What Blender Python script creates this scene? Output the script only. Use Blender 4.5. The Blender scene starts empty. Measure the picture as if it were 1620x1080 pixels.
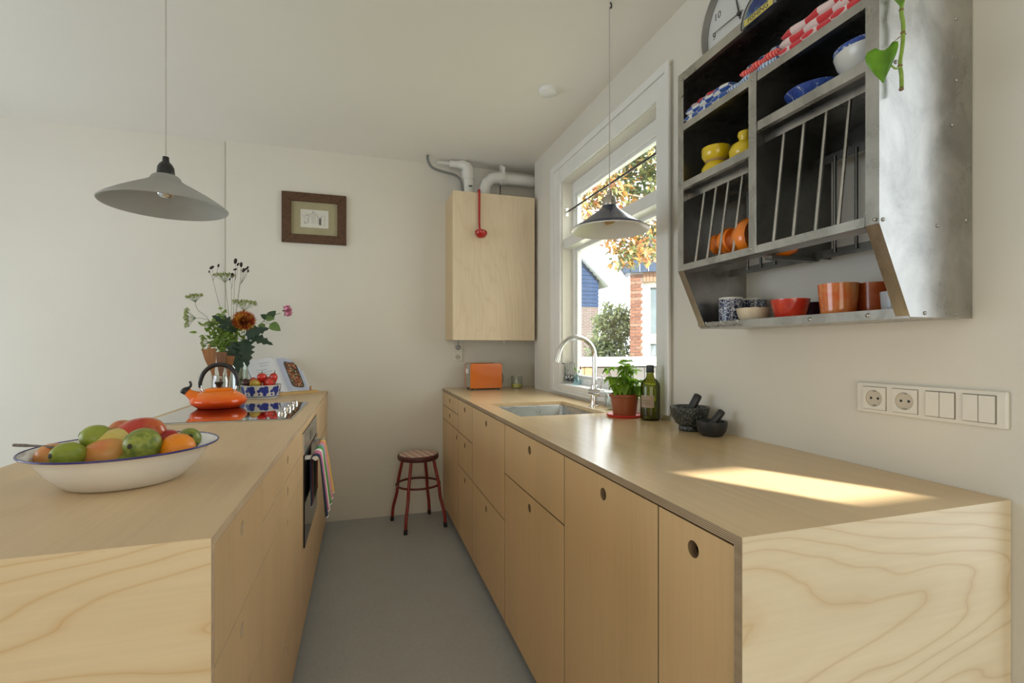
import bpy, bmesh, math, random
from mathutils import Vector, Matrix, Euler
random.seed(7)
S = bpy.context.scene
C = S.collection
PI = math.pi
# ------------------------------------------------------------------ camera
HC = 1.2209
YAW = 0.2988
FPX = 771.3
V0 = 550.2
cd = bpy.data.cameras.new('camera'); cam = bpy.data.objects.new('camera', cd); C.objects.link(cam)
cam.location = (0, 0, HC); cam.rotation_euler = (PI / 2, 0, -YAW)
cd.sensor_width = 36; cd.lens = FPX / 1620 * 36; cd.shift_y = (V0 - 540) / 1620
cd.clip_start = 0.02; cd.clip_end = 200
S.camera = cam
# ------------------------------------------------------------------ world, sun, fill lights, exposure
w = bpy.data.worlds.new('sky'); S.world = w; w.use_nodes = True
bg = w.node_tree.nodes['Background']; bg.inputs[0].default_value = (0.93, 0.965, 1.0, 1); bg.inputs[1].default_value = 5.5
SUN_DIR = Vector((-0.6, 1.0, -0.379)).normalized()      # travels into the room from behind the camera, right
sd = bpy.data.lights.new('sun', 'SUN'); sd.energy = 24; sd.angle = 0.007; sd.color = (1.0, 0.93, 0.82)
so = bpy.data.objects.new('sun', sd); C.objects.link(so); so.rotation_euler = SUN_DIR.to_track_quat('-Z', 'Y').to_euler()
def area(name, loc, direction, sx, sy, power, color):
    d = bpy.data.lights.new(name, 'AREA'); d.shape = 'RECTANGLE'; d.size = sx; d.size_y = sy; d.energy = power; d.color = color
    o = bpy.data.objects.new(name, d); C.objects.link(o); o.location = loc
    o.rotation_euler = Vector(direction).to_track_quat('-Z', 'Y').to_euler()
    return o
# fill area lights added before closed walls, standing in for unseen windows
area('fill_rear', (-0.6, -2.5, 1.10), (0, 1, 0), 3.0, 1.8, 34, (1.0, 0.90, 0.74))
area('fill_left', (-3.52, 1.7, 1.15), (1, 0, 0), 2.2, 1.5, 38, (0.76, 0.87, 1.0))
area('fill_wing', (2.40, -0.28, 1.45), (-1, 0, 0), 1.7, 2.25, 16, (0.78, 0.89, 1.0))
p = area('window_portal', (1.36, 2.36, 1.63), (-1, 0, 0), 1.06, 1.3, 1, (1, 1, 1)); p.data.cycles.is_portal = True
S.view_settings.view_transform = 'Standard'; S.view_settings.look = 'None'
S.view_settings.gamma = 1; S.view_settings.use_curve_mapping = False
S.view_settings.exposure = 0.3

# ------------------------------------------------------------------ pixel -> point helpers (1620x1080 photograph)
_s, _c = math.sin(YAW), math.cos(YAW)
def ray(u, v):
    a = (u - 810) / FPX
    return (_s + a * _c, _c - a * _s, (V0 - v) / FPX)
def atX(u, v, X): r = ray(u, v); t = X / r[0]; return Vector((X, r[1] * t, HC + r[2] * t))
def atY(u, v, Y): r = ray(u, v); t = Y / r[1]; return Vector((r[0] * t, Y, HC + r[2] * t))
def atZ(u, v, Z): r = ray(u, v); t = (Z - HC) / r[2]; return Vector((r[0] * t, r[1] * t, Z))

# ------------------------------------------------------------------ materials
def new_mat(name):
    m = bpy.data.materials.new(name); m.use_nodes = True
    nt = m.node_tree; return m, nt, nt.nodes['Principled BSDF']
def L(nt, a, b): nt.links.new(a, b)
def N(nt, t, **kw):
    n = nt.nodes.new(t)
    for k, v in kw.items(): setattr(n, k, v)
    return n
def coords(nt, scale=(1, 1, 1), rot=(0, 0, 0), kind='Object'):
    tc = N(nt, 'ShaderNodeTexCoord'); mp = N(nt, 'ShaderNodeMapping')
    mp.inputs['Scale'].default_value = scale; mp.inputs['Rotation'].default_value = rot
    L(nt, tc.outputs[kind], mp.inputs['Vector']); return mp.outputs['Vector']
def noise(nt, vec, scale, detail=3, rough=0.5, dist=0.0):
    n = N(nt, 'ShaderNodeTexNoise'); n.inputs['Scale'].default_value = scale; n.inputs['Detail'].default_value = detail
    n.inputs['Roughness'].default_value = rough; n.inputs['Distortion'].default_value = dist
    L(nt, vec, n.inputs['Vector']); return n.outputs['Fac']
def ramp(nt, fac, stops, interp='LINEAR'):
    r = N(nt, 'ShaderNodeValToRGB'); r.color_ramp.interpolation = interp
    e = r.color_ramp.elements
    while len(e) < len(stops): e.new(0.5)
    for i, (p_, c_) in enumerate(stops):
        e[i].position = p_; e[i].color = (*c_, 1) if len(c_) == 3 else c_
    L(nt, fac, r.inputs[0]); return r.outputs[0]
def bump(nt, b, fac, strength=0.2, dist=0.01):
    n = N(nt, 'ShaderNodeBump'); n.inputs['Strength'].default_value = strength; n.inputs['Distance'].default_value = dist
    L(nt, fac, n.inputs['Height']); L(nt, n.outputs[0], b.inputs['Normal'])
def mth(nt, op, a, b_=None):
    n = N(nt, 'ShaderNodeMath', operation=op)
    for i, x in enumerate((a, b_)):
        if x is None: continue
        if isinstance(x, (int, float)): n.inputs[i].default_value = x
        else: L(nt, x, n.inputs[i])
    return n.outputs[0]
def mixc(nt, fac, a, b_, mode='MIX'):
    n = N(nt, 'ShaderNodeMix', data_type='RGBA', blend_type=mode)
    for sock, x in ((n.inputs['Factor'], fac), (n.inputs['A'], a), (n.inputs['B'], b_)):
        if isinstance(x, (int, float)): sock.default_value = x
        elif isinstance(x, tuple): sock.default_value = (*x, 1)
        else: L(nt, x, sock)
    return n.outputs['Result']
def sep(nt, vec):
    n = N(nt, 'ShaderNodeSeparateXYZ'); L(nt, vec, n.inputs[0]); return n.outputs
MATS = {}
def plain(name, col, rough=0.5, metal=0.0, var=0.06, vscale=8.0, spec=0.5, coat=0.0, bmp=0.0, bscale=60.0, sss=0.0):
    """A solid colour with a little mottling and, if asked, fine relief."""
    if name in MATS: return MATS[name]
    m, nt, b = new_mat(name)
    v = coords(nt)
    f = noise(nt, v, vscale, 4)
    d = tuple(max(0, x * (1 - var)) for x in col); u_ = tuple(min(1, x * (1 + var)) for x in col)
    L(nt, ramp(nt, f, [(0.3, d), (0.7, u_)]), b.inputs['Base Color'])
    b.inputs['Roughness'].default_value = rough; b.inputs['Metallic'].default_value = metal
    b.inputs['Specular IOR Level'].default_value = spec; b.inputs['Coat Weight'].default_value = coat
    if bmp: bump(nt, b, noise(nt, v, bscale, 4), bmp, 0.004)
    MATS[name] = m; return m
def two(name, c1, c2, scale, lo=0.42, hi=0.58, rough=0.5, stretch=(1, 1, 1), detail=4, bmp=0.0, dist=0.0, metal=0.0, coat=0.0, spec=0.5):
    if name in MATS: return MATS[name]
    m, nt, b = new_mat(name)
    f = noise(nt, coords(nt, stretch), scale, detail, 0.55, dist)
    L(nt, ramp(nt, f, [(lo, c1), (hi, c2)]), b.inputs['Base Color'])
    b.inputs['Roughness'].default_value = rough; b.inputs['Metallic'].default_value = metal; b.inputs['Coat Weight'].default_value = coat; b.inputs['Specular IOR Level'].default_value = spec
    if bmp: bump(nt, b, f, bmp, 0.004)
    MATS[name] = m; return m
def plywood(name, grain='x', base=(0.74, 0.555, 0.335), line=(0.56, 0.355, 0.16), rings=7.0, scale=1.5, strength=0.5, rough=0.36, seed=0.0, tilt=0.0, spec=0.45):
    """Rotary-cut birch: wandering cathedral contour lines plus fine fibres."""
    if name in MATS: return MATS[name]
    m, nt, b = new_mat(name)
    st = {'x': (0.40, 1, 1.25), 'y': (1.25, 0.36, 1), 'z': (1.2, 1.2, 0.30)}[grain]
    tc = N(nt, 'ShaderNodeTexCoord'); mp = N(nt, 'ShaderNodeMapping')
    mp.inputs['Scale'].default_value = st; mp.inputs['Location'].default_value = (seed, seed * 1.7, seed * 0.6)
    mp.inputs['Rotation'].default_value = (0, tilt, 0)
    L(nt, tc.outputs['Object'], mp.inputs['Vector']); v = mp.outputs['Vector']
    n0 = noise(nt, v, scale, 4.5, 0.40, 0.30)
    fr = mth(nt, 'FRACT', mth(nt, 'MULTIPLY', n0, rings))
    edge = mth(nt, 'ABSOLUTE', mth(nt, 'SUBTRACT', fr, 0.5))           # 0 at the line
    line_m = ramp(nt, edge, [(0.0, (1, 1, 1)), (0.03, (0.55, 0.55, 0.55)), (0.14, (0.16, 0.16, 0.16)), (0.5, (0, 0, 0))])
    fib = {'x': (3, 90, 90), 'y': (90, 3, 90), 'z': (90, 90, 3)}[grain]
    f2 = noise(nt, coords(nt, fib), 1.0, 3)
    patch = noise(nt, v, 3.2, 2)
    lit = tuple(min(1, x * 1.07) for x in base); dk = tuple(x * 0.90 for x in base)
    c0 = ramp(nt, patch, [(0.3, dk), (0.72, lit)])
    c1 = mixc(nt, 0.28, c0, ramp(nt, f2, [(0.3, tuple(x * 0.84 for x in base)), (0.7, lit)]))
    c2 = mixc(nt, mth(nt, 'MULTIPLY', line_m, strength), c1, line)
    L(nt, c2, b.inputs['Base Color'])
    b.inputs['Roughness'].default_value = rough; b.inputs['Specular IOR Level'].default_value = spec
    bump(nt, b, f2, 0.04, 0.002)
    MATS[name] = m; return m
def plyedge(name, axis, bright=1.0):
    """Thirteen glued veneers seen on the cut edge of a board."""
    if name in MATS: return MATS[name]
    m, nt, b = new_mat(name)
    xyz = sep(nt, coords(nt))
    co = mth(nt, 'MULTIPLY', xyz['XYZ'.index(axis)], 1 / 0.0036)
    fr = mth(nt, 'FRACT', co)
    a = tuple(x * bright for x in (0.66, 0.50, 0.32)); d = tuple(x * bright for x in (0.20, 0.125, 0.065))
    c = ramp(nt, fr, [(0.0, a), (0.42, a), (0.55, d), (0.92, d), (1.0, a)])
    g = noise(nt, coords(nt, (40, 6, 40)), 1.0, 3)
    L(nt, mixc(nt, 0.3, c, ramp(nt, g, [(0.3, d), (0.7, a)])), b.inputs['Base Color']); b.inputs['Roughness'].default_value = 0.6
    MATS[name] = m; return m
def steel(name, col=(0.58, 0.57, 0.54), rough=0.32, var=0.35, stretch=(1, 1, 1), scale=5.0):
    if name in MATS: return MATS[name]
    m, nt, b = new_mat(name)
    v = coords(nt, stretch)
    f = noise(nt, v, scale, 6, 0.62, 0.4)
    L(nt, ramp(nt, f, [(0.25, tuple(x * (1 - var) for x in col)), (0.75, tuple(min(1, x * (1 + var * 0.6)) for x in col))]), b.inputs['Base Color'])
    b.inputs['Metallic'].default_value = 1.0
    rr = N(nt, 'ShaderNodeMapRange'); rr.inputs['To Min'].default_value = rough * 0.65; rr.inputs['To Max'].default_value = min(1, rough * 1.5)
    L(nt, f, rr.inputs['Value']); L(nt, rr.outputs[0], b.inputs['Roughness'])
    bump(nt, b, noise(nt, v, 14, 3), 0.05, 0.004)
    MATS[name] = m; return m
def thin_glass(name, tint=(1, 1, 1), gloss=0.12, rough=0.0):
    """A sheet or thin-walled vessel: lets light straight through, keeps a mirror sheen by angle."""
    if name in MATS: return MATS[name]
    m = bpy.data.materials.new(name); m.use_nodes = True; nt = m.node_tree; nt.nodes.clear()
    o = N(nt, 'ShaderNodeOutputMaterial'); t = N(nt, 'ShaderNodeBsdfTransparent'); g = N(nt, 'ShaderNodeBsdfGlossy'); mx = N(nt, 'ShaderNodeMixShader')
    t.inputs[0].default_value = (*tint, 1); g.inputs['Roughness'].default_value = rough
    lw = N(nt, 'ShaderNodeLayerWeight'); lw.inputs[0].default_value = 0.5
    f = mth(nt, 'ADD', mth(nt, 'MULTIPLY', mth(nt, 'POWER', lw.outputs['Facing'], 3.0), 0.55), gloss * 0.4)
    L(nt, f, mx.inputs[0]); L(nt, t.outputs[0], mx.inputs[1]); L(nt, g.outputs[0], mx.inputs[2]); L(nt, mx.outputs[0], o.inputs[0])
    MATS[name] = m; return m
def leafmat(name, col, trans=0.35, rough=0.45, var=0.25, scale=30):
    if name in MATS: return MATS[name]
    m = bpy.data.materials.new(name); m.use_nodes = True; nt = m.node_tree; b = nt.nodes['Principled BSDF']
    o = nt.nodes['Material Output']
    f = noise(nt, coords(nt), scale, 3)
    c_ = ramp(nt, f, [(0.3, tuple(x * (1 - var) for x in col)), (0.7, tuple(min(1, x * (1 + var)) for x in col))])
    L(nt, c_, b.inputs['Base Color']); b.inputs['Roughness'].default_value = rough
    tr = N(nt, 'ShaderNodeBsdfTranslucent'); L(nt, c_, tr.inputs[0])
    mx = N(nt, 'ShaderNodeMixShader'); mx.inputs[0].default_value = trans
    L(nt, b.outputs[0], mx.inputs[1]); L(nt, tr.outputs[0], mx.inputs[2]); L(nt, mx.outputs[0], o.inputs[0])
    MATS[name] = m; return m
def checks(name, c1, c2, scale, rot=(0, 0, 0), rough=0.9):
    """Woven gingham: two sets of bands crossing."""
    if name in MATS: return MATS[name]
    m, nt, b = new_mat(name)
    v = coords(nt, (scale, scale, scale), rot)
    ck = N(nt, 'ShaderNodeTexChecker'); ck.inputs['Scale'].default_value = 1.0
    ck.inputs['Color1'].default_value = (*c1, 1); ck.inputs['Color2'].default_value = (*c2, 1); L(nt, v, ck.inputs['Vector'])
    L(nt, ck.outputs['Color'], b.inputs['Base Color']); b.inputs['Roughness'].default_value = rough
    b.inputs['Sheen Weight'].default_value = 0.3
    bump(nt, b, noise(nt, coords(nt), 400, 2), 0.3, 0.002)
    MATS[name] = m; return m
def stripes(name, axis, stops, period, offset=0.0, rough=0.9):
    if name in MATS: return MATS[name]
    m, nt, b = new_mat(name)
    xyz = sep(nt, coords(nt))
    fr = mth(nt, 'FRACT', mth(nt, 'MULTIPLY', mth(nt, 'ADD', xyz['XYZ'.index(axis)], offset), 1 / period))
    L(nt, ramp(nt, fr, stops, 'CONSTANT'), b.inputs['Base Color']); b.inputs['Roughness'].default_value = rough
    bump(nt, b, noise(nt, coords(nt), 500, 2), 0.35, 0.002)
    MATS[name] = m; return m

# ------------------------------------------------------------------ mesh builder
class MB:
    def __init__(self): self.v = []; self.f = []; self.m = []; self.cur = 0
    def mat(self, i): self.cur = i; return self
    def add(self, vs, fs, M=None, mi=None):
        o = len(self.v)
        for p_ in vs: self.v.append(tuple(M @ Vector(p_)) if M is not None else tuple(p_))
        for f in fs: self.f.append([o + i for i in f]); self.m.append(self.cur if mi is None else mi)
        return self
    def box(self, x0, x1, y0, y1, z0, z1, M=None):
        vs = [(x, y, z) for z in (z0, z1) for y in (y0, y1) for x in (x0, x1)]
        return self.add(vs, [(0, 2, 3, 1), (4, 5, 7, 6), (0, 1, 5, 4), (2, 6, 7, 3), (0, 4, 6, 2), (1, 3, 7, 5)], M)
    def prism(self, poly, z0, z1, M=None):
        n = len(poly); vs = [(x, y, z0) for x, y in poly] + [(x, y, z1) for x, y in poly]
        a = sum(poly[i][0] * poly[(i + 1) % n][1] - poly[(i + 1) % n][0] * poly[i][1] for i in range(n))
        lo, hi = list(range(n)), [n + i for i in range(n)]
        fs = [lo[::-1], hi] + [(i, (i + 1) % n, n + (i + 1) % n, n + i) for i in range(n)]
        if a < 0: fs = [f[::-1] for f in fs]
        return self.add(vs, fs, M)
    def lathe(self, prof, n=32, M=None, cap0=False, cap1=False, sx=1, sy=1):
        vs = []; fs = []
        for r, z in prof:
            for i in range(n):
                a = 2 * PI * i / n; vs.append((r * math.cos(a) * sx, r * math.sin(a) * sy, z))
        for k in range(len(prof) - 1):
            for i in range(n):
                j = (i + 1) % n; fs.append((k * n + i, k * n + j, (k + 1) * n + j, (k + 1) * n + i))
        if cap0: fs.append(list(range(n))[::-1])
        if cap1: fs.append([(len(prof) - 1) * n + i for i in range(n)])
        return self.add(vs, fs, M)
    def tube(self, pts, r, n=10, caps=True, closed=False):
        pts = [Vector(p_) for p_ in pts]; m = len(pts); vs = []; fs = []
        up = None
        for k in range(m):
            a = pts[(k - 1) % m] if (k > 0 or closed) else pts[k]; b = pts[(k + 1) % m] if (k < m - 1 or closed) else pts[k]
            t = (b - a).normalized()
            if up is None:
                up = t.orthogonal().normalized()
            up = (up - t * up.dot(t))
            if up.length < 1e-6: up = t.orthogonal()
            up.normalize(); s = t.cross(up)
            rr = r[k] if isinstance(r, (list, tuple)) else r
            for i in range(n):
                q = 2 * PI * i / n; vs.append(pts[k] + (up * math.cos(q) + s * math.sin(q)) * rr)
        for k in range(m if closed else m - 1):
            k2 = (k + 1) % m
            for i in range(n):
                j = (i + 1) % n; fs.append((k * n + i, k * n + j, k2 * n + j, k2 * n + i))
        if caps and not closed: fs.append(list(range(n))[::-1]); fs.append([(m - 1) * n + i for i in range(n)])
        return self.add([tuple(x) for x in vs], fs)
    def ell(self, c, r, M=None, n=16, k=10, shape=None):
        vs = []; fs = []
        for j in range(k + 1):
            th = PI * j / k
            for i in range(n):
                ph = 2 * PI * i / n
                x, y, z = math.sin(th) * math.cos(ph), math.sin(th) * math.sin(ph), math.cos(th)
                if shape: x, y, z = shape(x, y, z)
                vs.append((x * r[0], y * r[1], z * r[2]))
        for j in range(k):
            for i in range(n):
                q = (i + 1) % n; fs.append((j * n + i, (j + 1) * n + i, (j + 1) * n + q, j * n + q))
        T = Matrix.Translation(Vector(c)) @ (M if M is not None else Matrix.Identity(4))
        return self.add(vs, fs, T)
    def build(self, name, mats, parent=None, smooth=None, bevel=0.0, loc=None, segs=2):
        me = bpy.data.meshes.new(name)
        me.from_pydata(self.v, [], self.f)
        for mt in (mats if isinstance(mats, (list, tuple)) else [mats]): me.materials.append(mt)
        for i, pl in enumerate(me.polygons): pl.material_index = self.m[i]
        me.update()
        bm = bmesh.new(); bm.from_mesh(me); bmesh.ops.remove_doubles(bm, verts=bm.verts, dist=1e-6)
        bm.to_mesh(me); bm.free()
        if smooth is not None:
            for pl in me.polygons: pl.use_smooth = True
            me.set_sharp_from_angle(angle=math.radians(smooth))
        o = bpy.data.objects.new(name, me); C.objects.link(o)
        if loc is not None: o.location = loc
        if parent is not None: o.parent = parent
        if bevel:
            b = o.modifiers.new('bevel', 'BEVEL'); b.width = bevel; b.segments = segs; b.limit_method = 'ANGLE'; b.angle_limit = math.radians(40)
        return o
def tag(o, label, cat, group=None):
    o['label'] = label; o['category'] = cat
    if group: o['group'] = group
    return o
def thing(name, label, cat, loc=(0, 0, 0), rz=0.0, group=None):
    o = bpy.data.objects.new(name, None); C.objects.link(o); o.location = loc; o.rotation_euler = (0, 0, rz); o.empty_display_size = 0.05
    return tag(o, label, cat, group)
def struct(o): o['kind'] = 'structure'; return o
def part_label(o, label): o['label'] = label; return o
def link_copy(o, parent=None, M=None):
    c = o.copy(); C.objects.link(c)
    if parent is not None: c.parent = parent
    if M is not None: c.matrix_local = M
    return c
def arc(c, r, a0, a1, n, axis='y'):
    out = []
    for i in range(n + 1):
        a = a0 + (a1 - a0) * i / n
        if axis == 'y': out.append((c[0] + r * math.cos(a), c[1], c[2] + r * math.sin(a)))
        elif axis == 'x': out.append((c[0], c[1] + r * math.cos(a), c[2] + r * math.sin(a)))
        else: out.append((c[0] + r * math.cos(a), c[1] + r * math.sin(a), c[2]))
    return out
def smooth_path(pts, k=6):
    P = [Vector(p_) for p_ in pts]; out = []
    for i in range(len(P) - 1):
        p0 = P[max(i - 1, 0)]; p1 = P[i]; p2 = P[i + 1]; p3 = P[min(i + 2, len(P) - 1)]
        for j in range(k):
            t = j / k
            out.append(0.5 * ((2 * p1) + (p2 - p0) * t + (2 * p0 - 5 * p1 + 4 * p2 - p3) * t * t + (3 * p1 - p0 - 3 * p2 + p3) * t ** 3))
    out.append(P[-1]); return out
def text_mesh(txt, size, name, mat, parent, M, depth=0.0003):
    cu = bpy.data.curves.new(name, 'FONT'); cu.body = txt; cu.size = size; cu.align_x = 'CENTER'; cu.align_y = 'CENTER'; cu.extrude = depth; cu.resolution_u = 2
    t = bpy.data.objects.new(name + '_tmp', cu); C.objects.link(t)
    dg = bpy.context.evaluated_depsgraph_get(); me = bpy.data.meshes.new_from_object(t.evaluated_get(dg))
    bpy.data.objects.remove(t); me.name = name; me.materials.clear(); me.materials.append(mat)
    o = bpy.data.objects.new(name, me); C.objects.link(o); o.parent = parent; o.matrix_local = M
    return o
def leaf_geo(l, wd, fold=0.25, droop=0.25, seg=5, shape=0.5, lobes=0.0):
    """A leaf along +X, blade in XY, folded on its midrib and drooping at the tip."""
    vs = []; fs = []
    for i in range(seg + 1):
        t = i / seg; hw = wd * 0.5 * (math.sin(PI * t ** (0.5 + shape * 0.5)) ** 0.8 if 0 < t < 1 else 0.0)
        if lobes and i % 2: hw *= (1 - lobes)
        x = l * t; z = -droop * l * t * t
        vs += [(x, -hw, z + fold * hw), (x, 0, z), (x, hw, z + fold * hw)]
    for i in range(seg):
        a = 3 * i; fs += [(a, a + 3, a + 4, a + 1), (a + 1, a + 4, a + 5, a + 2)]
    return vs, fs
def look(direction, up=(0, 0, 1)):
    """Rotation taking +X to direction with +Z near up."""
    x = Vector(direction).normalized(); z = Vector(up); y = z.cross(x)
    if y.length < 1e-5: y = Vector((0, 1, 0))
    y.normalize(); z = x.cross(y)
    return Matrix((x, y, z)).transposed().to_4x4()

# ================================================================== THE SETTING
XW = 1.23; YF = 3.652; ZC = 2.596; XL = -0.228; XR = 0.577; H = 0.92; TH = 0.018
wall_m = plain('wall_paint', (0.72, 0.69, 0.61), 0.75, var=0.03, vscale=1.6, spec=0.25, bmp=0.05, bscale=45)
ceil_m = plain('ceiling_paint', (0.86, 0.83, 0.76), 0.85, var=0.02, vscale=1.2, spec=0.2)
white_gloss = plain('white_gloss_paint', (0.80, 0.80, 0.775), 0.32, var=0.02)
m, nt, b = new_mat('floor_linoleum')
v_ = coords(nt); f1 = noise(nt, v_, 5, 5, 0.6); f2 = noise(nt, v_, 60, 3)
L(nt, mixc(nt, 0.35, ramp(nt, f1, [(0.3, (0.40, 0.42, 0.43)), (0.7, (0.45, 0.465, 0.47))]), ramp(nt, f2, [(0.3, (0.35, 0.365, 0.37)), (0.7, (0.47, 0.48, 0.48))])), b.inputs['Base Color'])
b.inputs['Roughness'].default_value = 0.42; floor_m = m

struct(MB().box(-3.7, XW + 0.2, -2.75, YF + 0.2, -0.1, 0.0).box(XW + 0.2, 4.1, -2.75, 0.61, -0.1, 0.0).build('floor', floor_m))
struct(MB().box(-3.7, XW + 0.2, -2.75, YF + 0.2, ZC, ZC + 0.2).box(XW + 0.2, 4.1, -2.75, 0.61, ZC, ZC + 0.2).build('ceiling', ceil_m))
# far wall: the part right of the step stands 2.5 cm proud
struct(MB().box(-3.7, -0.874, YF + 0.020, YF + 0.15, 0, ZC).box(-0.874, -0.862, YF + 0.026, YF + 0.15, 0, ZC).box(-0.862, 1.45, YF, YF + 0.15, 0, ZC).build('wall_far', wall_m))
# right wall with the window opening, then a small recess in the far corner
WY0, WY1, WZ0, WZ1 = 1.835, 2.890, 0.990, 2.280
WT = 0.125
r = MB()
r.box(XW, XW + WT, 0.605, WY0, 0, ZC).box(XW, XW + WT, WY1, 3.42, 0, ZC)
r.box(XW, XW + WT, WY0, WY1, 0, WZ0).box(XW, XW + WT, WY0, WY1, WZ1, ZC)
r.box(1.312, XW + WT, 3.42, YF, 0, ZC)
struct(r.build('wall_right', wall_m))
struct(MB().box(XW + WT, 4.1, 0.61, 0.75, -0.1, 5.6).build('wall_sun_block', wall_m))  # unseen wing wall, raised tall to keep the sun off the kitchen window
struct(MB().box(2.42, 2.52, -1.2, 0.61, 0, ZC).box(2.52, 4.0, -1.2, -1.1, 0, ZC).box(4.0, 4.1, -2.75, -1.1, 0, ZC).build('wall_side', wall_m))
struct(MB().box(-3.7, -3.55, -2.75, YF, 0, ZC).build('wall_left', wall_m))
# rear wall behind the camera; slot added to shape the worktop's sun patch
hx0, hx1, hz0, hz1 = 2.875, 3.09, 2.172, 2.288
r = MB(); y0, y1 = -2.62, -2.59
r.box(-3.55, hx0, y0, y1, 0, ZC).box(hx1, 4.0, y0, y1, 0, ZC).box(hx0, hx1, y0, y1, 0, hz0).box(hx0, hx1, y0, y1, hz1, ZC)
struct(r.build('wall_rear', wall_m))

# ---- kitchen window
win = bpy.data.objects.new('window_1', None); C.objects.link(win); win.location = (XW, (WY0 + WY1) / 2, WZ0); struct(win)
win['label'] = 'white wooden kitchen window with a top light above a large pane'
def wloc(mb, name, mat, **k):
    for i, q in enumerate(mb.v): mb.v[i] = (q[0] - XW, q[1] - (WY0 + WY1) / 2, q[2] - WZ0)
    return mb.build(name, mat, win, **k)
for (ya, yb, za, zb) in ((WY1 + 0.012, 3.03, 0.945, 2.395), (1.742, WY0 - 0.004, 0.945, 2.395), (WY0 - 0.004, WY1 + 0.012, WZ1 + 0.006, 2.395), (WY0 - 0.004, WY1 + 0.012, 0.945, WZ0 - 0.018)):
    wloc(MB().box(XW - 0.016, XW + 0.002, ya, yb, za, zb), 'casing_board', white_gloss, bevel=0.004)
bead = MB()
for (ya, yb, za, zb) in ((2.99, 3.045, 0.94, 2.41), (1.728, 1.755, 0.94, 2.41), (1.755, 2.99, 2.372, 2.41), (1.755, 2.99, 0.938, 0.952)):
    bead.box(XW - 0.026, XW - 0.0155, ya, yb, za, zb)
wloc(bead, 'casing_bead', white_gloss, bevel=0.004)
wloc(MB().box(XW - 0.022, XW + 0.10, WY0 - 0.004, WY1 + 0.012, WZ0 - 0.018, WZ0 + 0.004), 'sill', white_gloss, bevel=0.003)
XF0, XF1 = XW + 0.068, XW + 0.118
fr = MB()
fr.box(XF0, XF1, WY1 - 0.030, WY1, WZ0, WZ1).box(XF0, XF1, WY0, WY0 + 0.045, WZ0, WZ1)
fr.box(XF0, XF1, WY0 + 0.045, WY1 - 0.030, WZ1 - 0.075, WZ1).box(XF0, XF1, WY0 + 0.045, WY1 - 0.030, WZ0, WZ0 + 0.04)
wloc(fr, 'frame', white_gloss, bevel=0.003)
wloc(MB().box(XW + 0.008, XF1, WY0, WY1, 1.856, 1.918), 'transom', white_gloss, bevel=0.003)
sh = MB()
for z0, z1 in ((1.918, WZ1 - 0.075), (WZ0 + 0.04, 1.856)):
    yA, yB = WY0 + 0.045, WY1 - 0.030; t = 0.018; xa, xb = XF0 + 0.012, XF1 - 0.008
    sh.box(xa, xb, yA, yA + t, z0, z1).box(xa, xb, yB - t, yB, z0, z1).box(xa, xb, yA + t, yB - t, z0, z0 + t).box(xa, xb, yA + t, yB - t, z1 - t, z1)
wloc(sh, 'sash', white_gloss, bevel=0.002)
pane_m = thin_glass('window_glass', (0.97, 0.985, 0.98), 0.05)
for z0, z1 in ((1.936, WZ1 - 0.093), (WZ0 + 0.058, 1.838)):
    wloc(MB().box(XF0 + 0.028, XF0 + 0.032, WY0 + 0.063, WY1 - 0.048, z0, z1), 'pane', pane_m)
# curtain rod inside the reveal
t = thing('curtain_rod', 'thin dark steel curtain rod across the top light of the window', 'rod', (XW + 0.030, WY1, 2.092))
dark_metal = plain('dark_metal', (0.10, 0.10, 0.10), 0.35, 1.0)
chrome = plain('chrome', (0.80, 0.80, 0.80), 0.10, 1.0, var=0.02)
MB().tube([(0, -0.006, 0), (0, WY0 - WY1 + 0.004, 0)], 0.0055, 10).build('rod', dark_metal, t, 40)
br = MB().box(-0.010, 0.010, -0.0035, 0.0, -0.028, 0.028); br.tube([(0, -0.002, 0), (0, -0.022, 0)], 0.009, 12); br.build('bracket', chrome, t, 40, 0.002)
# smoke detector on the ceiling
pz = atZ(867, 142, ZC)
t = MB().lathe([(0.0, -0.026), (0.030, -0.026), (0.045, -0.020), (0.05, -0.008), (0.05, 0)], 36).build('ceiling_cap', plain('cap_white', (0.80, 0.80, 0.79), 0.5), None, 35, loc=pz)
tag(t, 'small round white cover on the ceiling above the sink', 'ceiling cover')

# ================================================================== CABINETS AND WORKTOPS
ply_top_r = plywood('birch_top_right', 'y', base=(0.72, 0.53, 0.295), rings=5, strength=0.22, rough=0.22, seed=2.0)
ply_top_l = plywood('birch_top_left', 'y', base=(0.69, 0.51, 0.30), rings=5, strength=0.22, rough=0.42, seed=5.0, spec=0.25)
ply_end_r = plywood('birch_end_right', 'x', base=(0.80, 0.67, 0.46), line=(0.60, 0.42, 0.22), rings=38, scale=1.15, strength=0.75, seed=1.3, tilt=0.25)
ply_end_l = plywood('birch_end_left', 'x', base=(0.73, 0.575, 0.36), line=(0.58, 0.36, 0.15), rings=40, scale=1.15, strength=0.75, seed=3.35, tilt=-0.22)
ply_front = plywood('birch_front', 'z', base=(0.72, 0.49, 0.25), rings=4, scale=1.3, strength=0.16, rough=0.38, seed=3.0)
ply_boiler = plywood('birch_boiler', 'z', base=(0.76, 0.63, 0.45), line=(0.62, 0.47, 0.29), rings=24, scale=2.0, strength=0.45, rough=0.42, seed=4.4)
ply_shaded = plain('carcass_board_shaded', (0.10, 0.075, 0.045), 0.6)  # carcass colour darkened so the finger holes look deep and unlit
edge_z = plyedge('ply_edge_horizontal_shaded', 'Z', 0.8); edge_y = plyedge('ply_edge_vertical_shaded', 'Y', 0.8)  # right run's veneer edges darkened, shade put into the colour
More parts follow.
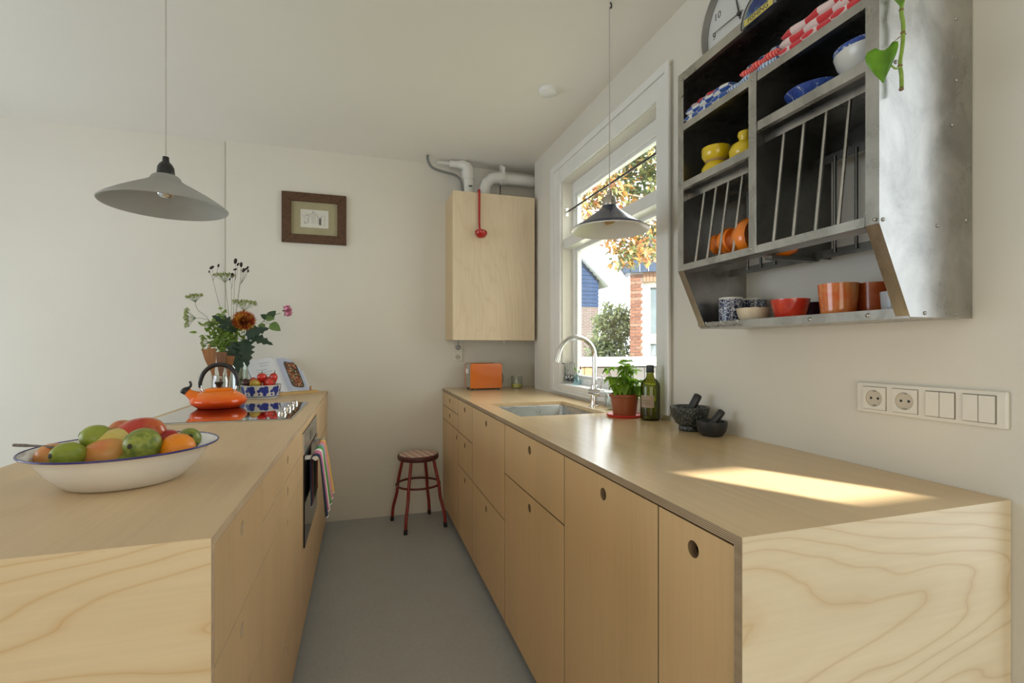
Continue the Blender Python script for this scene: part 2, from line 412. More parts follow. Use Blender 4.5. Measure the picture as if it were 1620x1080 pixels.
edge_zl = plyedge('ply_edge_horizontal_lit', 'Z', 1.25); edge_yl = plyedge('ply_edge_vertical_lit', 'Y', 1.25)  # same veneers brightened for the lit left run

def grid_slab(xs, ys, skip, z0, z1):
    """One closed board over a grid of cells, leaving out some cells (cut-outs, notches)."""
    nx, ny = len(xs), len(ys); mb = MB()
    vid = lambda i, j, k: (k * ny + j) * nx + i
    vs = [(x, y, z) for z in (z0, z1) for y in ys for x in xs]; fs = []
    full = lambda i, j: 0 <= i < nx - 1 and 0 <= j < ny - 1 and (i, j) not in skip
    for j in range(ny - 1):
        for i in range(nx - 1):
            if not full(i, j): continue
            fs.append((vid(i, j, 1), vid(i + 1, j, 1), vid(i + 1, j + 1, 1), vid(i, j + 1, 1)))
            fs.append((vid(i, j, 0), vid(i, j + 1, 0), vid(i + 1, j + 1, 0), vid(i + 1, j, 0)))
            for (di, dj, a, b_) in ((-1, 0, (i, j + 1), (i, j)), (1, 0, (i + 1, j), (i + 1, j + 1)), (0, -1, (i, j), (i + 1, j)), (0, 1, (i + 1, j + 1), (i, j + 1))):
                if not full(i + di, j + dj): fs.append((vid(*a, 0), vid(*b_, 0), vid(*b_, 1), vid(*a, 1)))
    used = sorted({q for f in fs for q in f}); mp = {q: n for n, q in enumerate(used)}
    return mb.add([vs[q] for q in used], [tuple(mp[q] for q in f) for f in fs])
def set_edge(o, test, idx):
    for pl in o.data.polygons:
        if test(pl): pl.material_index = idx
# right worktop with its waterfall end
YN = 0.632
SX0, SX1, SY0, SY1 = 0.665, 1.085, 2.03, 2.55
wt = thing('kitchen_worktop', 'birch plywood worktop with sink cut-out running along the window wall', 'worktop', (0, 0, 0))
sl = grid_slab([XR, SX0, SX1, XW - 0.001, 1.311], [YN, SY0, SY1, 3.421, YF - 0.001], {(1, 1), (3, 0), (3, 1), (3, 2)}, H - TH, H)
sl.v = [(x, y + TH if (abs(y - YN) < 1e-6 and z < H - 0.001) else y, z) for x, y, z in sl.v]
o = sl.build('slab', [ply_top_r, edge_z, ply_end_r], wt)
set_edge(o, lambda q: q.normal.x < -0.9 and q.center.x < XR + 0.01, 1)
ep = MB().add([(XR, YN, 0), (XW - 0.001, YN, 0), (XW - 0.001, YN + TH, 0), (XR, YN + TH, 0), (XR, YN, H), (XW - 0.001, YN, H), (XW - 0.001, YN + TH, H - TH), (XR, YN + TH, H - TH)],
              [(0, 3, 2, 1), (4, 5, 6, 7), (0, 1, 5, 4), (1, 2, 6, 5), (2, 3, 7, 6), (3, 0, 4, 7)])
o = ep.build('end_panel', [ply_end_r, edge_y], wt)
set_edge(o, lambda q: q.normal.x < -0.9, 1)
# left worktop (peninsula) with its waterfall end
YNL = 0.8775; XLB = -0.868
wl = thing('peninsula_worktop', 'birch plywood worktop with black hob in it, left of the aisle', 'worktop', (0, 0, 0))
HX0, HX1, HY0, HY1 = -0.83, -0.28, 2.222, 2.886
sl = grid_slab([XLB, HX0 + 0.01, HX1 - 0.01, XL], [YNL, HY0 + 0.01, HY1 - 0.01, YF - 0.001], {(1, 1)}, H - TH, H)
sl.v = [(x, y + TH if (abs(y - YNL) < 1e-6 and z < H - 0.001) else y, z) for x, y, z in sl.v]
o = sl.build('slab', [ply_top_l, edge_zl], wl)
set_edge(o, lambda q: q.normal.x > 0.9 and q.center.x > XL - 0.01, 1)
ep = MB().add([(XLB, YNL, 0), (XL, YNL, 0), (XL, YNL + TH, 0), (XLB, YNL + TH, 0), (XLB, YNL, H), (XL, YNL, H), (XL, YNL + TH, H - TH), (XLB, YNL + TH, H - TH)],
              [(0, 3, 2, 1), (4, 5, 6, 7), (0, 1, 5, 4), (1, 2, 6, 5), (2, 3, 7, 6), (3, 0, 4, 7)])
o = ep.build('end_panel', [ply_end_l, edge_yl], wl)
set_edge(o, lambda q: q.normal.x > 0.9, 1)
MB().box(XLB, XLB + TH, YNL + TH + 0.001, YF - 0.002, 0, H - TH - 0.0005).build('back_panel', ply_end_l, wl)

def front_mesh(y0, y1, z0, z1, holes, sgn, thick=0.018, hr=0.0155):
    """A plywood front in the YZ plane with round finger holes; outer face at x=0, thickness along sgn. Local to (0,0,0)."""
    mb = MB(); g = 0.0021
    y0 += g; y1 -= g; z0 += g; z1 -= g
    # split the board into vertical strips so that each hole has its own rectangle
    hs = sorted(holes)
    cuts = [y0] + [(hs[i][0] + hs[i + 1][0]) / 2 for i in range(len(hs) - 1)] + [y1]
    for i in range(max(1, len(hs))):
        a, b_ = cuts[i], cuts[i + 1]
        if not hs:
            mb.box(min(0, sgn * thick), max(0, sgn * thick), a, b_, z0, z1); continue
        hy, hz = hs[i]
        angs = [2 * PI * k / 28 for k in range(28)] + [math.atan2(zc - hz, yc - hy) % (2 * PI) for yc in (a, b_) for zc in (z0, z1)]
        angs = sorted(set(round(q, 6) for q in angs)); n = len(angs)
        inn, out = [], []
        for q in angs:
            c_, s_ = math.cos(q), math.sin(q)
            ts = []
            if c_ > 1e-9: ts.append((b_ - hy) / c_)
            if c_ < -1e-9: ts.append((a - hy) / c_)
            if s_ > 1e-9: ts.append((z1 - hz) / s_)
            if s_ < -1e-9: ts.append((z0 - hz) / s_)
            t_ = min(ts); inn.append((hy + hr * c_, hz + hr * s_)); out.append((hy + t_ * c_, hz + t_ * s_))
        X2 = sgn * thick
        vs = [(0, *q) for q in inn] + [(0, *q) for q in out] + [(X2, *q) for q in inn] + [(X2, *q) for q in out]
        fs = []; mi = []
        for k in range(n):
            j = (k + 1) % n
            f1_, f2_ = (k, n + k, n + j, j), (2 * n + k, 2 * n + j, 3 * n + j, 3 * n + k)
            f3_, f4_ = (k, j, 2 * n + j, 2 * n + k), (n + k, 3 * n + k, 3 * n + j, n + j)
            if sgn > 0: f1_, f2_, f3_, f4_ = f1_[::-1], f2_[::-1], f3_[::-1], f4_[::-1]
            mb.add([], []); o_ = len(mb.v) if k == 0 else o_
            if k == 0: mb.v += vs
            for ff, mm in ((f1_, 0), (f2_, 0), (f3_, 1), (f4_, 1)):
                mb.f.append([o_ + q for q in ff]); mb.m.append(mm)
    return mb
hole_m = plain('finger_hole_edge_shaded', (0.24, 0.16, 0.085), 0.7)  # right run's cut edges darkened to stand for shade in the holes
hole_ml = plain('finger_hole_edge_lit', (0.72, 0.56, 0.36), 0.6)  # same cut edge paled on the left run, as if catching light
def cabinet(label, side, y0, y1, fronts, zb=0.055):
    """side +1: right run (fronts face -X); -1: left run (fronts face +X). fronts: (kind, z0, z1, [hole (y,z)])"""
    xf = XR + 0.004 if side > 0 else XL - 0.004
    t_ = thing('base_cabinet', label, 'cabinet', (xf, (y0 + y1) / 2, 0))
    yc = (y0 + y1) / 2; dep = 0.55; s_ = side
    bx = lambda mb, xa, xb, *r_: mb.box(min(s_ * xa, s_ * xb), max(s_ * xa, s_ * xb), *r_)
    mb = MB(); w_ = (y1 - y0) / 2 - 0.001; top = H - TH - 0.002
    bx(mb, 0.0195, dep, -w_, -w_ + 0.016, 0.06, top); bx(mb, 0.0195, dep, w_ - 0.016, w_, 0.06, top)
    bx(mb, 0.0195, dep, -w_ + 0.016, w_ - 0.016, 0.06, 0.076); bx(mb, dep - 0.01, dep, -w_ + 0.016, w_ - 0.016, 0.076, top)
    mb.build('body', ply_shaded, t_)
    mb = MB(); bx(mb, 0.05, 0.068, -w_, w_, 0.0, 0.059); mb.build('plinth', plain('plinth', (0.10, 0.085, 0.06), 0.6), t_)
    for kind, z0, z1, hs in fronts:
        mb = front_mesh(y0 - yc, y1 - yc, z0, z1, [(hy - yc, hz) for hy, hz in hs], s_)
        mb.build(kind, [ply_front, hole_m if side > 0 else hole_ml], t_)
    return t_
ZT = H - TH - 0.003; ZB = 0.055
# right run
cabinet('narrow birch base cabinet with one tall door beside the near end panel', 1, YN + TH + 0.002, 0.867, [('door', ZB, ZT, [(0.757, 0.852)])])
cabinet('birch base cabinet with one wide tall door, second from the near end panel', 1, 0.867, 1.352, [('door', ZB, ZT, [(1.106, 0.853)])])
cabinet('birch base cabinet with a drawer over a door, just before the sink', 1, 1.352, 1.992, [('drawer', 0.688, ZT, [(1.671, 0.85)]), ('door', ZB, 0.688, [(1.671, 0.64)])])
cabinet('birch base cabinet with two deep fronts directly under the sink', 1, 1.992, 2.629, [('door', 0.487, ZT, [(2.316, 0.851)]), ('drawer', ZB, 0.487, [(2.319, 0.432)])])
cabinet('birch base cabinet with two drawers over a door, between sink and toaster', 1, 2.629, 3.045, [('drawer', 0.695, ZT, [(2.834, 0.855)]), ('drawer', 0.489, 0.695, [(2.834, 0.645)]), ('door', ZB, 0.489, [(2.834, 0.438)])])
cabinet('birch base cabinet with two shallow drawers over a door, behind the red stool', 1, 3.045, YF - 0.004, [('drawer', 0.798, ZT, [(3.343, 0.857)]), ('drawer', 0.698, 0.798, [(3.349, 0.751)]), ('door', ZB, 0.698, [(3.09, 0.647)])])
# left run
cabinet('birch drawer cabinet at the near end of the peninsula', -1, YNL + TH + 0.003, 1.317, [('drawer', 0.694, ZT, [(1.108, 0.855)]), ('drawer', 0.505, 0.694, [(1.107, 0.649)]), ('drawer', ZB, 0.505, [(1.107, 0.44)])])
cabinet('birch cabinet with four wide drawers between end cabinet and oven', -1, 1.317, 2.143, [('drawer', 0.795, ZT, [(1.745, 0.853)]), ('drawer', 0.694, 0.795, [(1.745, 0.751)]), ('drawer', 0.302, 0.694, [(1.738, 0.649)]), ('drawer', ZB, 0.302, [(1.718, 0.244)])])
cabinet('birch drawer cabinet beyond the oven, against the far wall', -1, 2.822, YF - 0.004, [('drawer', 0.697, ZT, [(3.257, 0.854)]), ('drawer', 0.39, 0.697, [(3.257, 0.65)]), ('drawer', ZB, 0.39, [(3.257, 0.34)])])
# oven housing
OY0, OY1 = 2.143, 2.822; oc = (OY0 + OY1) / 2
t = thing('oven_cabinet', 'birch cabinet housing the built-in oven with a drawer below it', 'cabinet', (XL - 0.004, oc, 0))
hw = (OY1 - OY0) / 2 - 0.001
mb = MB().box(-0.55, -0.0195, -hw, -hw + 0.016, 0.06, ZT + 0.001).box(-0.55, -0.0195, hw - 0.016, hw, 0.06, ZT + 0.001).box(-0.55, -0.0195, -hw + 0.016, hw - 0.016, 0.06, 0.076).box(-0.55, -0.0195, -hw + 0.016, hw - 0.016, 0.366, 0.380)
mb.build('body', ply_shaded, t)
MB().box(-0.068, -0.05, -hw, hw, 0, 0.059).build('plinth', MATS['plinth'], t)
front_mesh(-hw, hw, ZB, 0.302, [(0.0, 0.255)], -1).build('drawer', [ply_front, hole_ml], t)
front_mesh(-hw, hw, 0.302, 0.386, [(0.0, 0.352)], -1).build('drawer', [ply_front, hole_ml], t)
front_mesh(-hw, hw, 0.868, ZT, [], -1).build('top_rail', [ply_front, hole_ml], t)
for s_ in (-1, 1):
    front_mesh(-hw if s_ < 0 else hw - 0.04, -hw + 0.04 if s_ < 0 else hw, 0.386, 0.868, [], -1).build('side_rail', [ply_front, hole_ml], t)
ov = thing('oven', 'built-in oven with steel control strip and black glass door', 'oven', (XL - 0.004, oc, 0.39))
black_glass = plain('black_glass', (0.006, 0.006, 0.007), 0.04, 0, var=0.0, spec=0.7)
brushed = steel('brushed_steel', (0.62, 0.61, 0.59), 0.28, 0.12, (1, 12, 12), 8)
MB().box(-0.50, -0.002, -0.295, 0.295, 0.0, 0.475).build('body', plain('oven_body', (0.12, 0.12, 0.12), 0.5, 0.6), ov)
MB().box(0.0, 0.004, -0.297, 0.297, 0.385, 0.476).build('control_panel', brushed, ov, bevel=0.001)
MB().box(0.004, 0.0055, -0.06, 0.06, 0.41, 0.45).build('display', black_glass, ov)
MB().box(0.0, 0.006, -0.297, 0.297, 0.0, 0.380).build('door', black_glass, ov, bevel=0.001)
hb = MB(); hb.tube([(0.043, -0.235, 0.358), (0.043, 0.235, 0.358)], 0.0105, 16)
for yy in (-0.205, 0.205): hb.box(0.006, 0.043, yy - 0.009, yy + 0.009, 0.350, 0.366)
part_label(hb.build('handle', brushed, ov, 40), 'brushed steel bar handle')
# striped towel over the oven handle
cols = [(0.0, (0.03, 0.045, 0.09)), (0.10, (0.60, 0.17, 0.27)), (0.27, (0.80, 0.78, 0.74)), (0.38, (0.12, 0.33, 0.06)), (0.50, (0.13, 0.36, 0.33)), (0.62, (0.70, 0.30, 0.36)), (0.80, (0.72, 0.28, 0.14)), (0.90, (0.78, 0.50, 0.10))]
tw_m = stripes('towel_stripes', 'Y', cols, 0.40, 0.0)
tw = thing('tea_towel', 'knitted towel in pink, white, green and yellow stripes over the oven handle', 'towel', (XL + 0.039, 2.245, 0.748))
mb = MB(); ny = 24
prof = []
for i in range(9): prof.append((-0.020 - 0.002 * i / 8, -0.215 + 0.205 * i / 8, 'b'))
for i in range(1, 9): a = PI - PI * i / 8; prof.append((0.016 * math.cos(a), 0.016 * math.sin(a) * 0.9, 't'))
for i in range(1, 13): prof.append((0.016 + 0.020 * (i / 12) ** 0.8, -0.28 * i / 12, 'f'))
vs = []; fs = []
for k, (px, pz_, s_) in enumerate(prof):
    for j in range(ny + 1):
        y = 0.36 * j / ny
        d_ = max(0, -pz_) / 0.28
        wv = 0.008 * d_ * math.sin(j * 1.15) + (0.014 * d_ * j / ny if s_ == 'f' else 0)
        sh_ = (y - 0.18) * (1 - 0.20 * d_) + 0.18 + (0.03 * d_ if s_ == 'f' else 0)
        vs.append((px + wv * (1 if s_ == 'f' else 0.15), sh_, pz_ + (0.035 * d_ * j / ny if s_ == 'f' else 0)))
for k in range(len(prof) - 1):
    for j in range(ny):
        a = k * (ny + 1) + j; fs.append((a, a + 1, a + ny + 2, a + ny + 1))
# stripe colour by column so that the cloth keeps its stripes where it hangs in folds
o = MB().add(vs, fs).build('cloth', [plain('yarn_%d' % i, c_[1], 0.95, bmp=0.4, bscale=300) for i, c_ in enumerate(cols)], tw, 60)
for i, pl in enumerate(o.data.polygons):
    fr_ = ((i % ny) + 0.5) / ny
    pl.material_index = max(q for q, c_ in enumerate(cols) if c_[0] <= fr_)
sm = o.modifiers.new('thickness', 'SOLIDIFY'); sm.thickness = 0.004; sm.offset = 0
# binding along both hems
yarn_w = plain('yarn_hem', (0.78, 0.76, 0.70), 0.95)
for row in (0, len(prof) - 1):
    MB().tube([vs[row * (ny + 1) + j] for j in range(ny + 1)], 0.0035, 6).build('hem', yarn_w, tw, 50)

# ================================================================== SINK AND TAP
sk = thing('sink', 'stainless steel undermount sink basin below the window', 'sink', ((SX0 + SX1) / 2, (SY0 + SY1) / 2, H - 0.20))
a, b_ = (SX1 - SX0) / 2, (SY1 - SY0) / 2
def rrect(hx, hy, rad, n=6):
    out = []
    for cx, cy, a0 in ((hx - rad, hy - rad, 0), (-hx + rad, hy - rad, PI / 2), (-hx + rad, -hy + rad, PI), (hx - rad, -hy + rad, 1.5 * PI)):
        for i in range(n + 1):
            q = a0 + PI / 2 * i / n; out.append((cx + rad * math.cos(q), cy + rad * math.sin(q)))
    return out
basin = MB(); rings_ = []
levels = [(a + 0.012, b_ + 0.012, 0.02, 0.1815), (a - 0.004, b_ - 0.004, 0.02, 0.1815), (a - 0.007, b_ - 0.007, 0.02, 0.176), (a - 0.016, b_ - 0.016, 0.022, 0.03), (a - 0.032, b_ - 0.032, 0.022, 0.008), (0.05, 0.05, 0.049, 0.002)]
for hx, hy, rd, z in levels: rings_.append([(x, y, z) for x, y in rrect(hx, hy, rd)])
n = len(rings_[0]); fs = []
for k in range(len(rings_) - 1):
    for i in range(n): fs.append((k * n + i, k * n + (i + 1) % n, (k + 1) * n + (i + 1) % n, (k + 1) * n + i))
basin.add([q for r_ in rings_ for q in r_], [f[::-1] for f in fs])
o = basin.build('basin', steel('sink_steel', (0.55, 0.56, 0.57), 0.26, 0.08, (1, 1, 1), 12), sk, 40)
sm = o.modifiers.new('thickness', 'SOLIDIFY'); sm.thickness = 0.0012; sm.offset = 1
MB().lathe([(0.045, -0.002), (0.047, 0.004), (0.036, 0.005), (0.033, 0.001), (0.0, 0.001)], 28, Matrix.Translation((0, 0, 0.004))).build('drain', chrome, sk, 40)
# overflow ring on the back wall
MB().tube(arc((a - 0.011, -0.10, 0.13), 0.010, 0, 2 * PI, 18, 'x')[:-1], 0.003, 8, closed=True).build('overflow', chrome, sk, 40)
fx, fy = 1.150, 2.285
ft = thing('kitchen_tap', 'tall chrome gooseneck tap behind the sink', 'tap', (fx, fy, H))
MB().lathe([(0.026, 0), (0.026, 0.006), (0.019, 0.009), (0.019, 0.105), (0.018, 0.11), (0, 0.11)], 28).build('base', chrome, ft, 40)
R_ = 0.100
pts = [(0, 0, 0.10), (0, 0, 0.16), (0, 0, 0.22), (0, 0, 0.255)] + arc((-R_, 0, 0.255), R_, 0, PI * 0.93, 18)[1:]
e0 = Vector(pts[-1]); d0 = (e0 - Vector(pts[-2])).normalized(); pts += [tuple(e0 + d0 * 0.018)]
MB().tube(pts, 0.0125, 16).build('neck', chrome, ft, 40)
MB().tube([tuple(e0 + d0 * 0.018), tuple(e0 + d0 * 0.050)], 0.0140, 16).build('nozzle', chrome, ft, 40)
mb = MB(); mb.tube([(-0.012, 0.020, 0.072), (0.012, -0.062, 0.072)], 0.0200, 22); mb.build('mixer_body', chrome, ft, 40, 0.002)
MB().tube([(0.010, -0.052, 0.090), (0.014, -0.060, 0.165)], [0.0045, 0.0040], 10).build('lever', chrome, ft, 40)

# ================================================================== STEEL PLATE RACK ON THE RIGHT WALL
rack_m = steel('rack_steel', (0.50, 0.49, 0.465), 0.27, 0.42, (1, 1, 0.7), 9)
rack_shaded = steel('rack_steel_shaded', (0.20, 0.20, 0.185), 0.42, 0.45, (1, 1, 1), 7)  # same steel darkened to paint the dim interior of the rack
RY0, RY1, RXF, RXB, RZ0, RZ1, RZK = 0.696, 1.328, 0.962, 1.046, 1.283, 2.085, 1.464
rk = thing('plate_rack', 'stainless steel wall rack with shelves and plate slots above the worktop', 'plate rack', (XW, 1.012, RZ0))
def rk_build(mb, name, mat, smooth=None, bevel=0.0):
    mb.v = [(x - XW, y - 1.012, z - RZ0) for x, y, z in mb.v]
    return mb.build(name, mat, rk, smooth, bevel)
MYZ = Matrix(((1, 0, 0, 0), (0, 0, 1, 0), (0, 1, 0, 0), (0, 0, 0, 1)))     # polygon (x,z) extruded along y
profile = [(RXF, RZ1), (RXF, RZK), (RXB, RZ0), (XW - 0.0015, RZ0), (XW - 0.0015, RZ1)]
for y in (RY0, RY1 - 0.0015):
    mb = MB().prism(profile, y, y + 0.0015, MYZ)
    o = rk_build(mb, 'side_panel', rack_m if y == RY0 else rack_m)
    # folded flange along the front edge
    s_ = 1 if y == RY0 else -1; ya = y + (0.0015 if s_ > 0 else 0.0)
    fl = MB()
    for (x0, z0), (x1, z1) in ((profile[0], profile[1]), (profile[1], profile[2])):
        wd = 0.026 * s_
        fl.add([(x0, ya, z0), (x0, ya + wd, z0), (x1, ya + wd, z1), (x1, ya, z1), (x0 + 0.0015, ya, z0), (x0 + 0.0015, ya + wd, z0), (x1 + 0.0015, ya + wd, z1), (x1 + 0.0015, ya, z1)],
               [(0, 1, 2, 3), (7, 6, 5, 4), (0, 4, 5, 1), (1, 5, 6, 2), (2, 6, 7, 3), (3, 7, 4, 0)])
    rk_build(fl, 'front_flange', rack_m)
ya, yb = RY0 + 0.002, RY1 - 0.002; YM = 1.017
def shelf(name, x0, x1, y0, y1, z, lip, mat=rack_m, back=True):
    mb = MB().box(x0, x1, y0, y1, z - 0.0015, z).box(x0, x0 + 0.0015, y0, y1, z - lip, z - 0.0015)
    if lip > 0.01: mb.box(x0 + 0.0015, x0 + 0.014, y0, y1, z - lip, z - lip + 0.0015)
    return rk_build(mb, name, mat)
shelf('top_panel', RXF + 0.0005, XW - 0.003, ya, yb, RZ1, 0.028)
shelf('shelf', RXF + 0.0005, XW - 0.003, ya, yb, 1.922, 0.021)
shelf('shelf', RXF + 0.0005, XW - 0.003, ya, YM - 0.001, 1.797, 0.023)
shelf('shelf', RXF + 0.0005, XW - 0.003, YM + 0.001, yb, 1.740, 0.021)
rk_build(MB().box(XW - 0.0028, XW - 0.0018, ya, yb, 1.742, RZ1 - 0.002), 'back_panel', rack_shaded)
rk_build(MB().box(RXF + 0.003, XW - 0.004, YM - 0.0008, YM + 0.0008, 1.462, 1.9195), 'divider', rack_shaded)
rk_build(MB().box(RXF - 0.0022, RXF - 0.0002, YM - 0.013, YM + 0.013, 1.462, 1.93), 'middle_post', rack_m, None, 0.0008)
# front rail under the plate slots and the rear rails
rk_build(MB().box(RXF - 0.0012, RXF - 0.0001, ya + 0.026, yb - 0.026, 1.4625, 1.482).box(RXF + 0.0016, RXF + 0.055, ya + 0.001, yb - 0.001, 1.4625, 1.4638), 'front_rail', rack_m)
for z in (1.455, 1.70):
    rk_build(MB().box(1.16, 1.1615, ya, yb, z, z + 0.022).box(1.1615, 1.185, ya, yb, z + 0.0205, z + 0.022), 'rear_rail', rack_shaded)
rk_build(MB().box(RXF + 0.035, RXF + 0.0365, ya, YM - 0.002, 1.752, 1.772).box(RXF + 0.035, RXF + 0.0365, YM + 0.002, yb, 1.695, 1.715), 'rod_rail', rack_m)
# lower shelf
sh = MB().box(RXB + 0.0005, XW - 0.003, ya, yb, RZ0, RZ0 + 0.0015).box(RXB - 0.001, RXB + 0.0005, ya, yb, RZ0 - 0.002, RZ0 + 0.019)
rk_build(sh, 'bottom_shelf', rack_m)
rod_mesh = None
rods = [(y, 1.765) for y in (0.958, 0.9006, 0.842, 0.787)] + [(y, 1.708) for y in (1.2516, 1.1998, 1.149, 1.095)]
for y, zt in rods:
    rk_build(MB().tube([(RXF + 0.006, y, 1.472), (RXF + 0.042, y, zt)], 0.0042, 10), 'rod', rack_m, 40)
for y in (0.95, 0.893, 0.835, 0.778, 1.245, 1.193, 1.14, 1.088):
    rk_build(MB().tube([(1.158, y, 1.465), (1.158, y, 1.712)], 0.0040, 8), 'rod', rack_shaded, 40)
# cross braces from front to rear rail at the divider
rk_build(MB().box(RXF + 0.05, 1.17, YM - 0.012, YM + 0.012, 1.452, 1.4605), 'brace', rack_shaded)
# rivets and screws
screw_m = plain('screw_steel', (0.42, 0.41, 0.38), 0.3, 1.0)
def rivet(p_, n_, r_=0.0042):
    mb = MB().lathe([(r_, 0), (r_ * 0.9, r_ * 0.35), (r_ * 0.5, r_ * 0.6), (0, r_ * 0.65)], 12, Matrix.Translation(Vector(p_)) @ Vector((0, 0, 1)).rotation_difference(Vector(n_)).to_matrix().to_4x4())
    rk_build(mb, 'rivet', screw_m, 60)
for u, v in ((1512, 30), (1513, 127), (1506, 198), (1397, 347), (1483, 357), (1528, 348), (1463, 495), (1514, 497), (1417, 98), (1402, 108)):
    q = atY(u, v, RY0); rivet((q.x, RY0 - 0.0002, q.z), (0, -1, 0))
for u, v in ((1097, 110), (1078, 125.5), (1077.5, 152), (1190, 126), (1187, 394), (1383, 347)):
    q = atX(u, v, RXF - 0.0022); rivet(q, (-1, 0, 0), 0.0036)
for u, v in ((1281, 502), (1373, 500)):
    q = atX(u, v, RXB - 0.001); rivet((RXB - 0.001, q.y, RZ0 + 0.008), (-1, 0, 0), 0.005)
# wire hooks on the lower lip
for u in (1104, 1125, 1166, 1172):
    pass
for yc in (1.303, 1.236, 1.168):
    hk = MB(); x0 = RXB - 0.003
    hk.tube(smooth_path([(x0 - 0.010, yc + 0.018, RZ0 + 0.020), (x0 - 0.008, yc + 0.018, RZ0 + 0.008), (x0, yc + 0.013, RZ0 + 0.004), (x0, yc, RZ0 + 0.008), (x0, yc - 0.013, RZ0 + 0.004), (x0 - 0.008, yc - 0.018, RZ0 + 0.008), (x0 - 0.010, yc - 0.018, RZ0 + 0.020)], 4), 0.0014, 6)
    rk_build(hk, 'hook', screw_m, 60)

# ------------------------------------------------------------------ things in the rack
def vessel(name, label, cat, loc, outer, inner, mats, group=None, n=40, mat_of=None):
    """A turned cup or bowl: outer wall up, lip, inner wall down."""
    t_ = thing(name, label, cat, loc, 0, group)
    mb = MB().lathe(outer + inner, n, cap0=True, cap1=True)
    o = mb.build('body', mats, t_, 50)
    if mat_of:
        for pl in o.data.polygons: pl.material_index = mat_of(pl)
    return t_
def ud(u, x):
    """Y of a point standing at pixel column u with world x."""
    r_ = ray(u, 500); return x * r_[1] / r_[0]
SZ = RZ0 + 0.0016
cream = plain('cream_glaze', (0.62, 0.53, 0.38), 0.35, var=0.03)
redg = two('red_glaze', (0.52, 0.035, 0.02), (0.72, 0.08, 0.025), 14, rough=0.15, coat=0.5)
m_or = two('marbled_orange_glaze', (0.66, 0.13, 0.02), (0.70, 0.28, 0.09), 16, 0.35, 0.65, rough=0.15, dist=1.5, coat=0.5)
# blue on white tendril print
m, nt, b = new_mat('blue_tendril_print')
vv = coords(nt); vo = N(nt, 'ShaderNodeTexVoronoi', feature='DISTANCE_TO_EDGE'); vo.inputs['Scale'].default_value = 95
dn = N(nt, 'ShaderNodeTexNoise'); dn.inputs['Scale'].default_value = 60; L(nt, vv, dn.inputs['Vector'])
mxv = N(nt, 'ShaderNodeMix', data_type='VECTOR'); mxv.inputs['Factor'].default_value = 0.02; L(nt, vv, mxv.inputs['A']); L(nt, dn.outputs['Color'], mxv.inputs['B'])
L(nt, mxv.outputs['Result'], vo.inputs['Vector'])
L(nt, ramp(nt, vo.outputs['Distance'], [(0.0, (0.55, 0.58, 0.62)), (0.045, (0.50, 0.53, 0.58)), (0.075, (0.012, 0.022, 0.075)), (1.0, (0.012, 0.022, 0.075))]), b.inputs['Base Color'])
b.inputs['Roughness'].default_value = 0.15; blue_print = m
white_glaze = plain('white_glaze', (0.66, 0.66, 0.62), 0.2, var=0.03)
clay = plain('bare_clay', (0.40, 0.27, 0.12), 0.7)
def mug_mat(pl):
    z = pl.center.z; r_ = math.hypot(pl.center.x, pl.center.y)
    if z < 0.014: return 2
    if z > 0.087 or r_ < 0.030: return 1
    return 0
mugp = [(0.0305, 0), (0.0325, 0.003), (0.0335, 0.014), (0.0345, 0.03), (0.035, 0.06), (0.035, 0.086), (0.0345, 0.092)]
mugi = [(0.0325, 0.092), (0.031, 0.085), (0.030, 0.02), (0.02, 0.008)]
vessel('tall_mug', 'blue and white tendril patterned mug in front, leftmost on the lower rack shelf', 'mug', (1.098, ud(1156, 1.098), SZ), mugp, mugi, [blue_print, white_glaze, clay], 'blue patterned mugs', mat_of=mug_mat)
vessel('tall_mug', 'blue and white tendril patterned mug standing behind the cream bowl', 'mug', (1.185, ud(1193, 1.185), SZ), mugp, mugi, [blue_print, white_glaze, clay], 'blue patterned mugs', mat_of=mug_mat)
vessel('small_bowl', 'small plain cream bowl on the lower rack shelf', 'bowl', (1.094, ud(1192, 1.094), SZ), [(0.018, 0), (0.020, 0.002), (0.030, 0.009), (0.040, 0.024), (0.045, 0.042), (0.046, 0.052)], [(0.0435, 0.052), (0.042, 0.040), (0.034, 0.02), (0.01, 0.008)], cream)
vessel('conical_bowl', 'bright red conical bowl on the lower rack shelf', 'bowl', (1.102, ud(1250, 1.102), SZ), [(0.030, 0), (0.032, 0.003), (0.041, 0.035), (0.0475, 0.062), (0.048, 0.066)], [(0.0455, 0.066), (0.038, 0.032), (0.028, 0.006)], redg)
vessel('conical_bowl', 'dark purple bowl half hidden behind the bright red bowl', 'bowl', (1.185, ud(1280, 1.180), SZ), [(0.026, 0), (0.028, 0.003), (0.036, 0.04), (0.040, 0.060)], [(0.038, 0.060), (0.034, 0.035), (0.024, 0.006)], plain('purple_glaze', (0.06, 0.02, 0.05), 0.25))
cupp = [(0.033, 0), (0.036, 0.003), (0.038, 0.03), (0.042, 0.07), (0.0435, 0.091)]
cupi = [(0.041, 0.091), (0.039, 0.07), (0.034, 0.008)]
vessel('straight_cup', 'marbled orange cup standing in front on the lower rack shelf', 'cup', (1.108, ud(1326, 1.108), SZ), cupp, cupi, m_or, 'marbled orange cups')
vessel('straight_cup', 'darker orange cup at the back beside the rack\'s sloping flange', 'cup', (1.180, ud(1384, 1.180), SZ), cupp, cupi, two('deep_orange_glaze', (0.40, 0.07, 0.012), (0.50, 0.12, 0.03), 16, rough=0.2), 'marbled orange cups')
sb = thing('egg_cup', 'small white cup peeking out beside the sloping rack flange', 'cup', (1.118, 0.775, SZ))
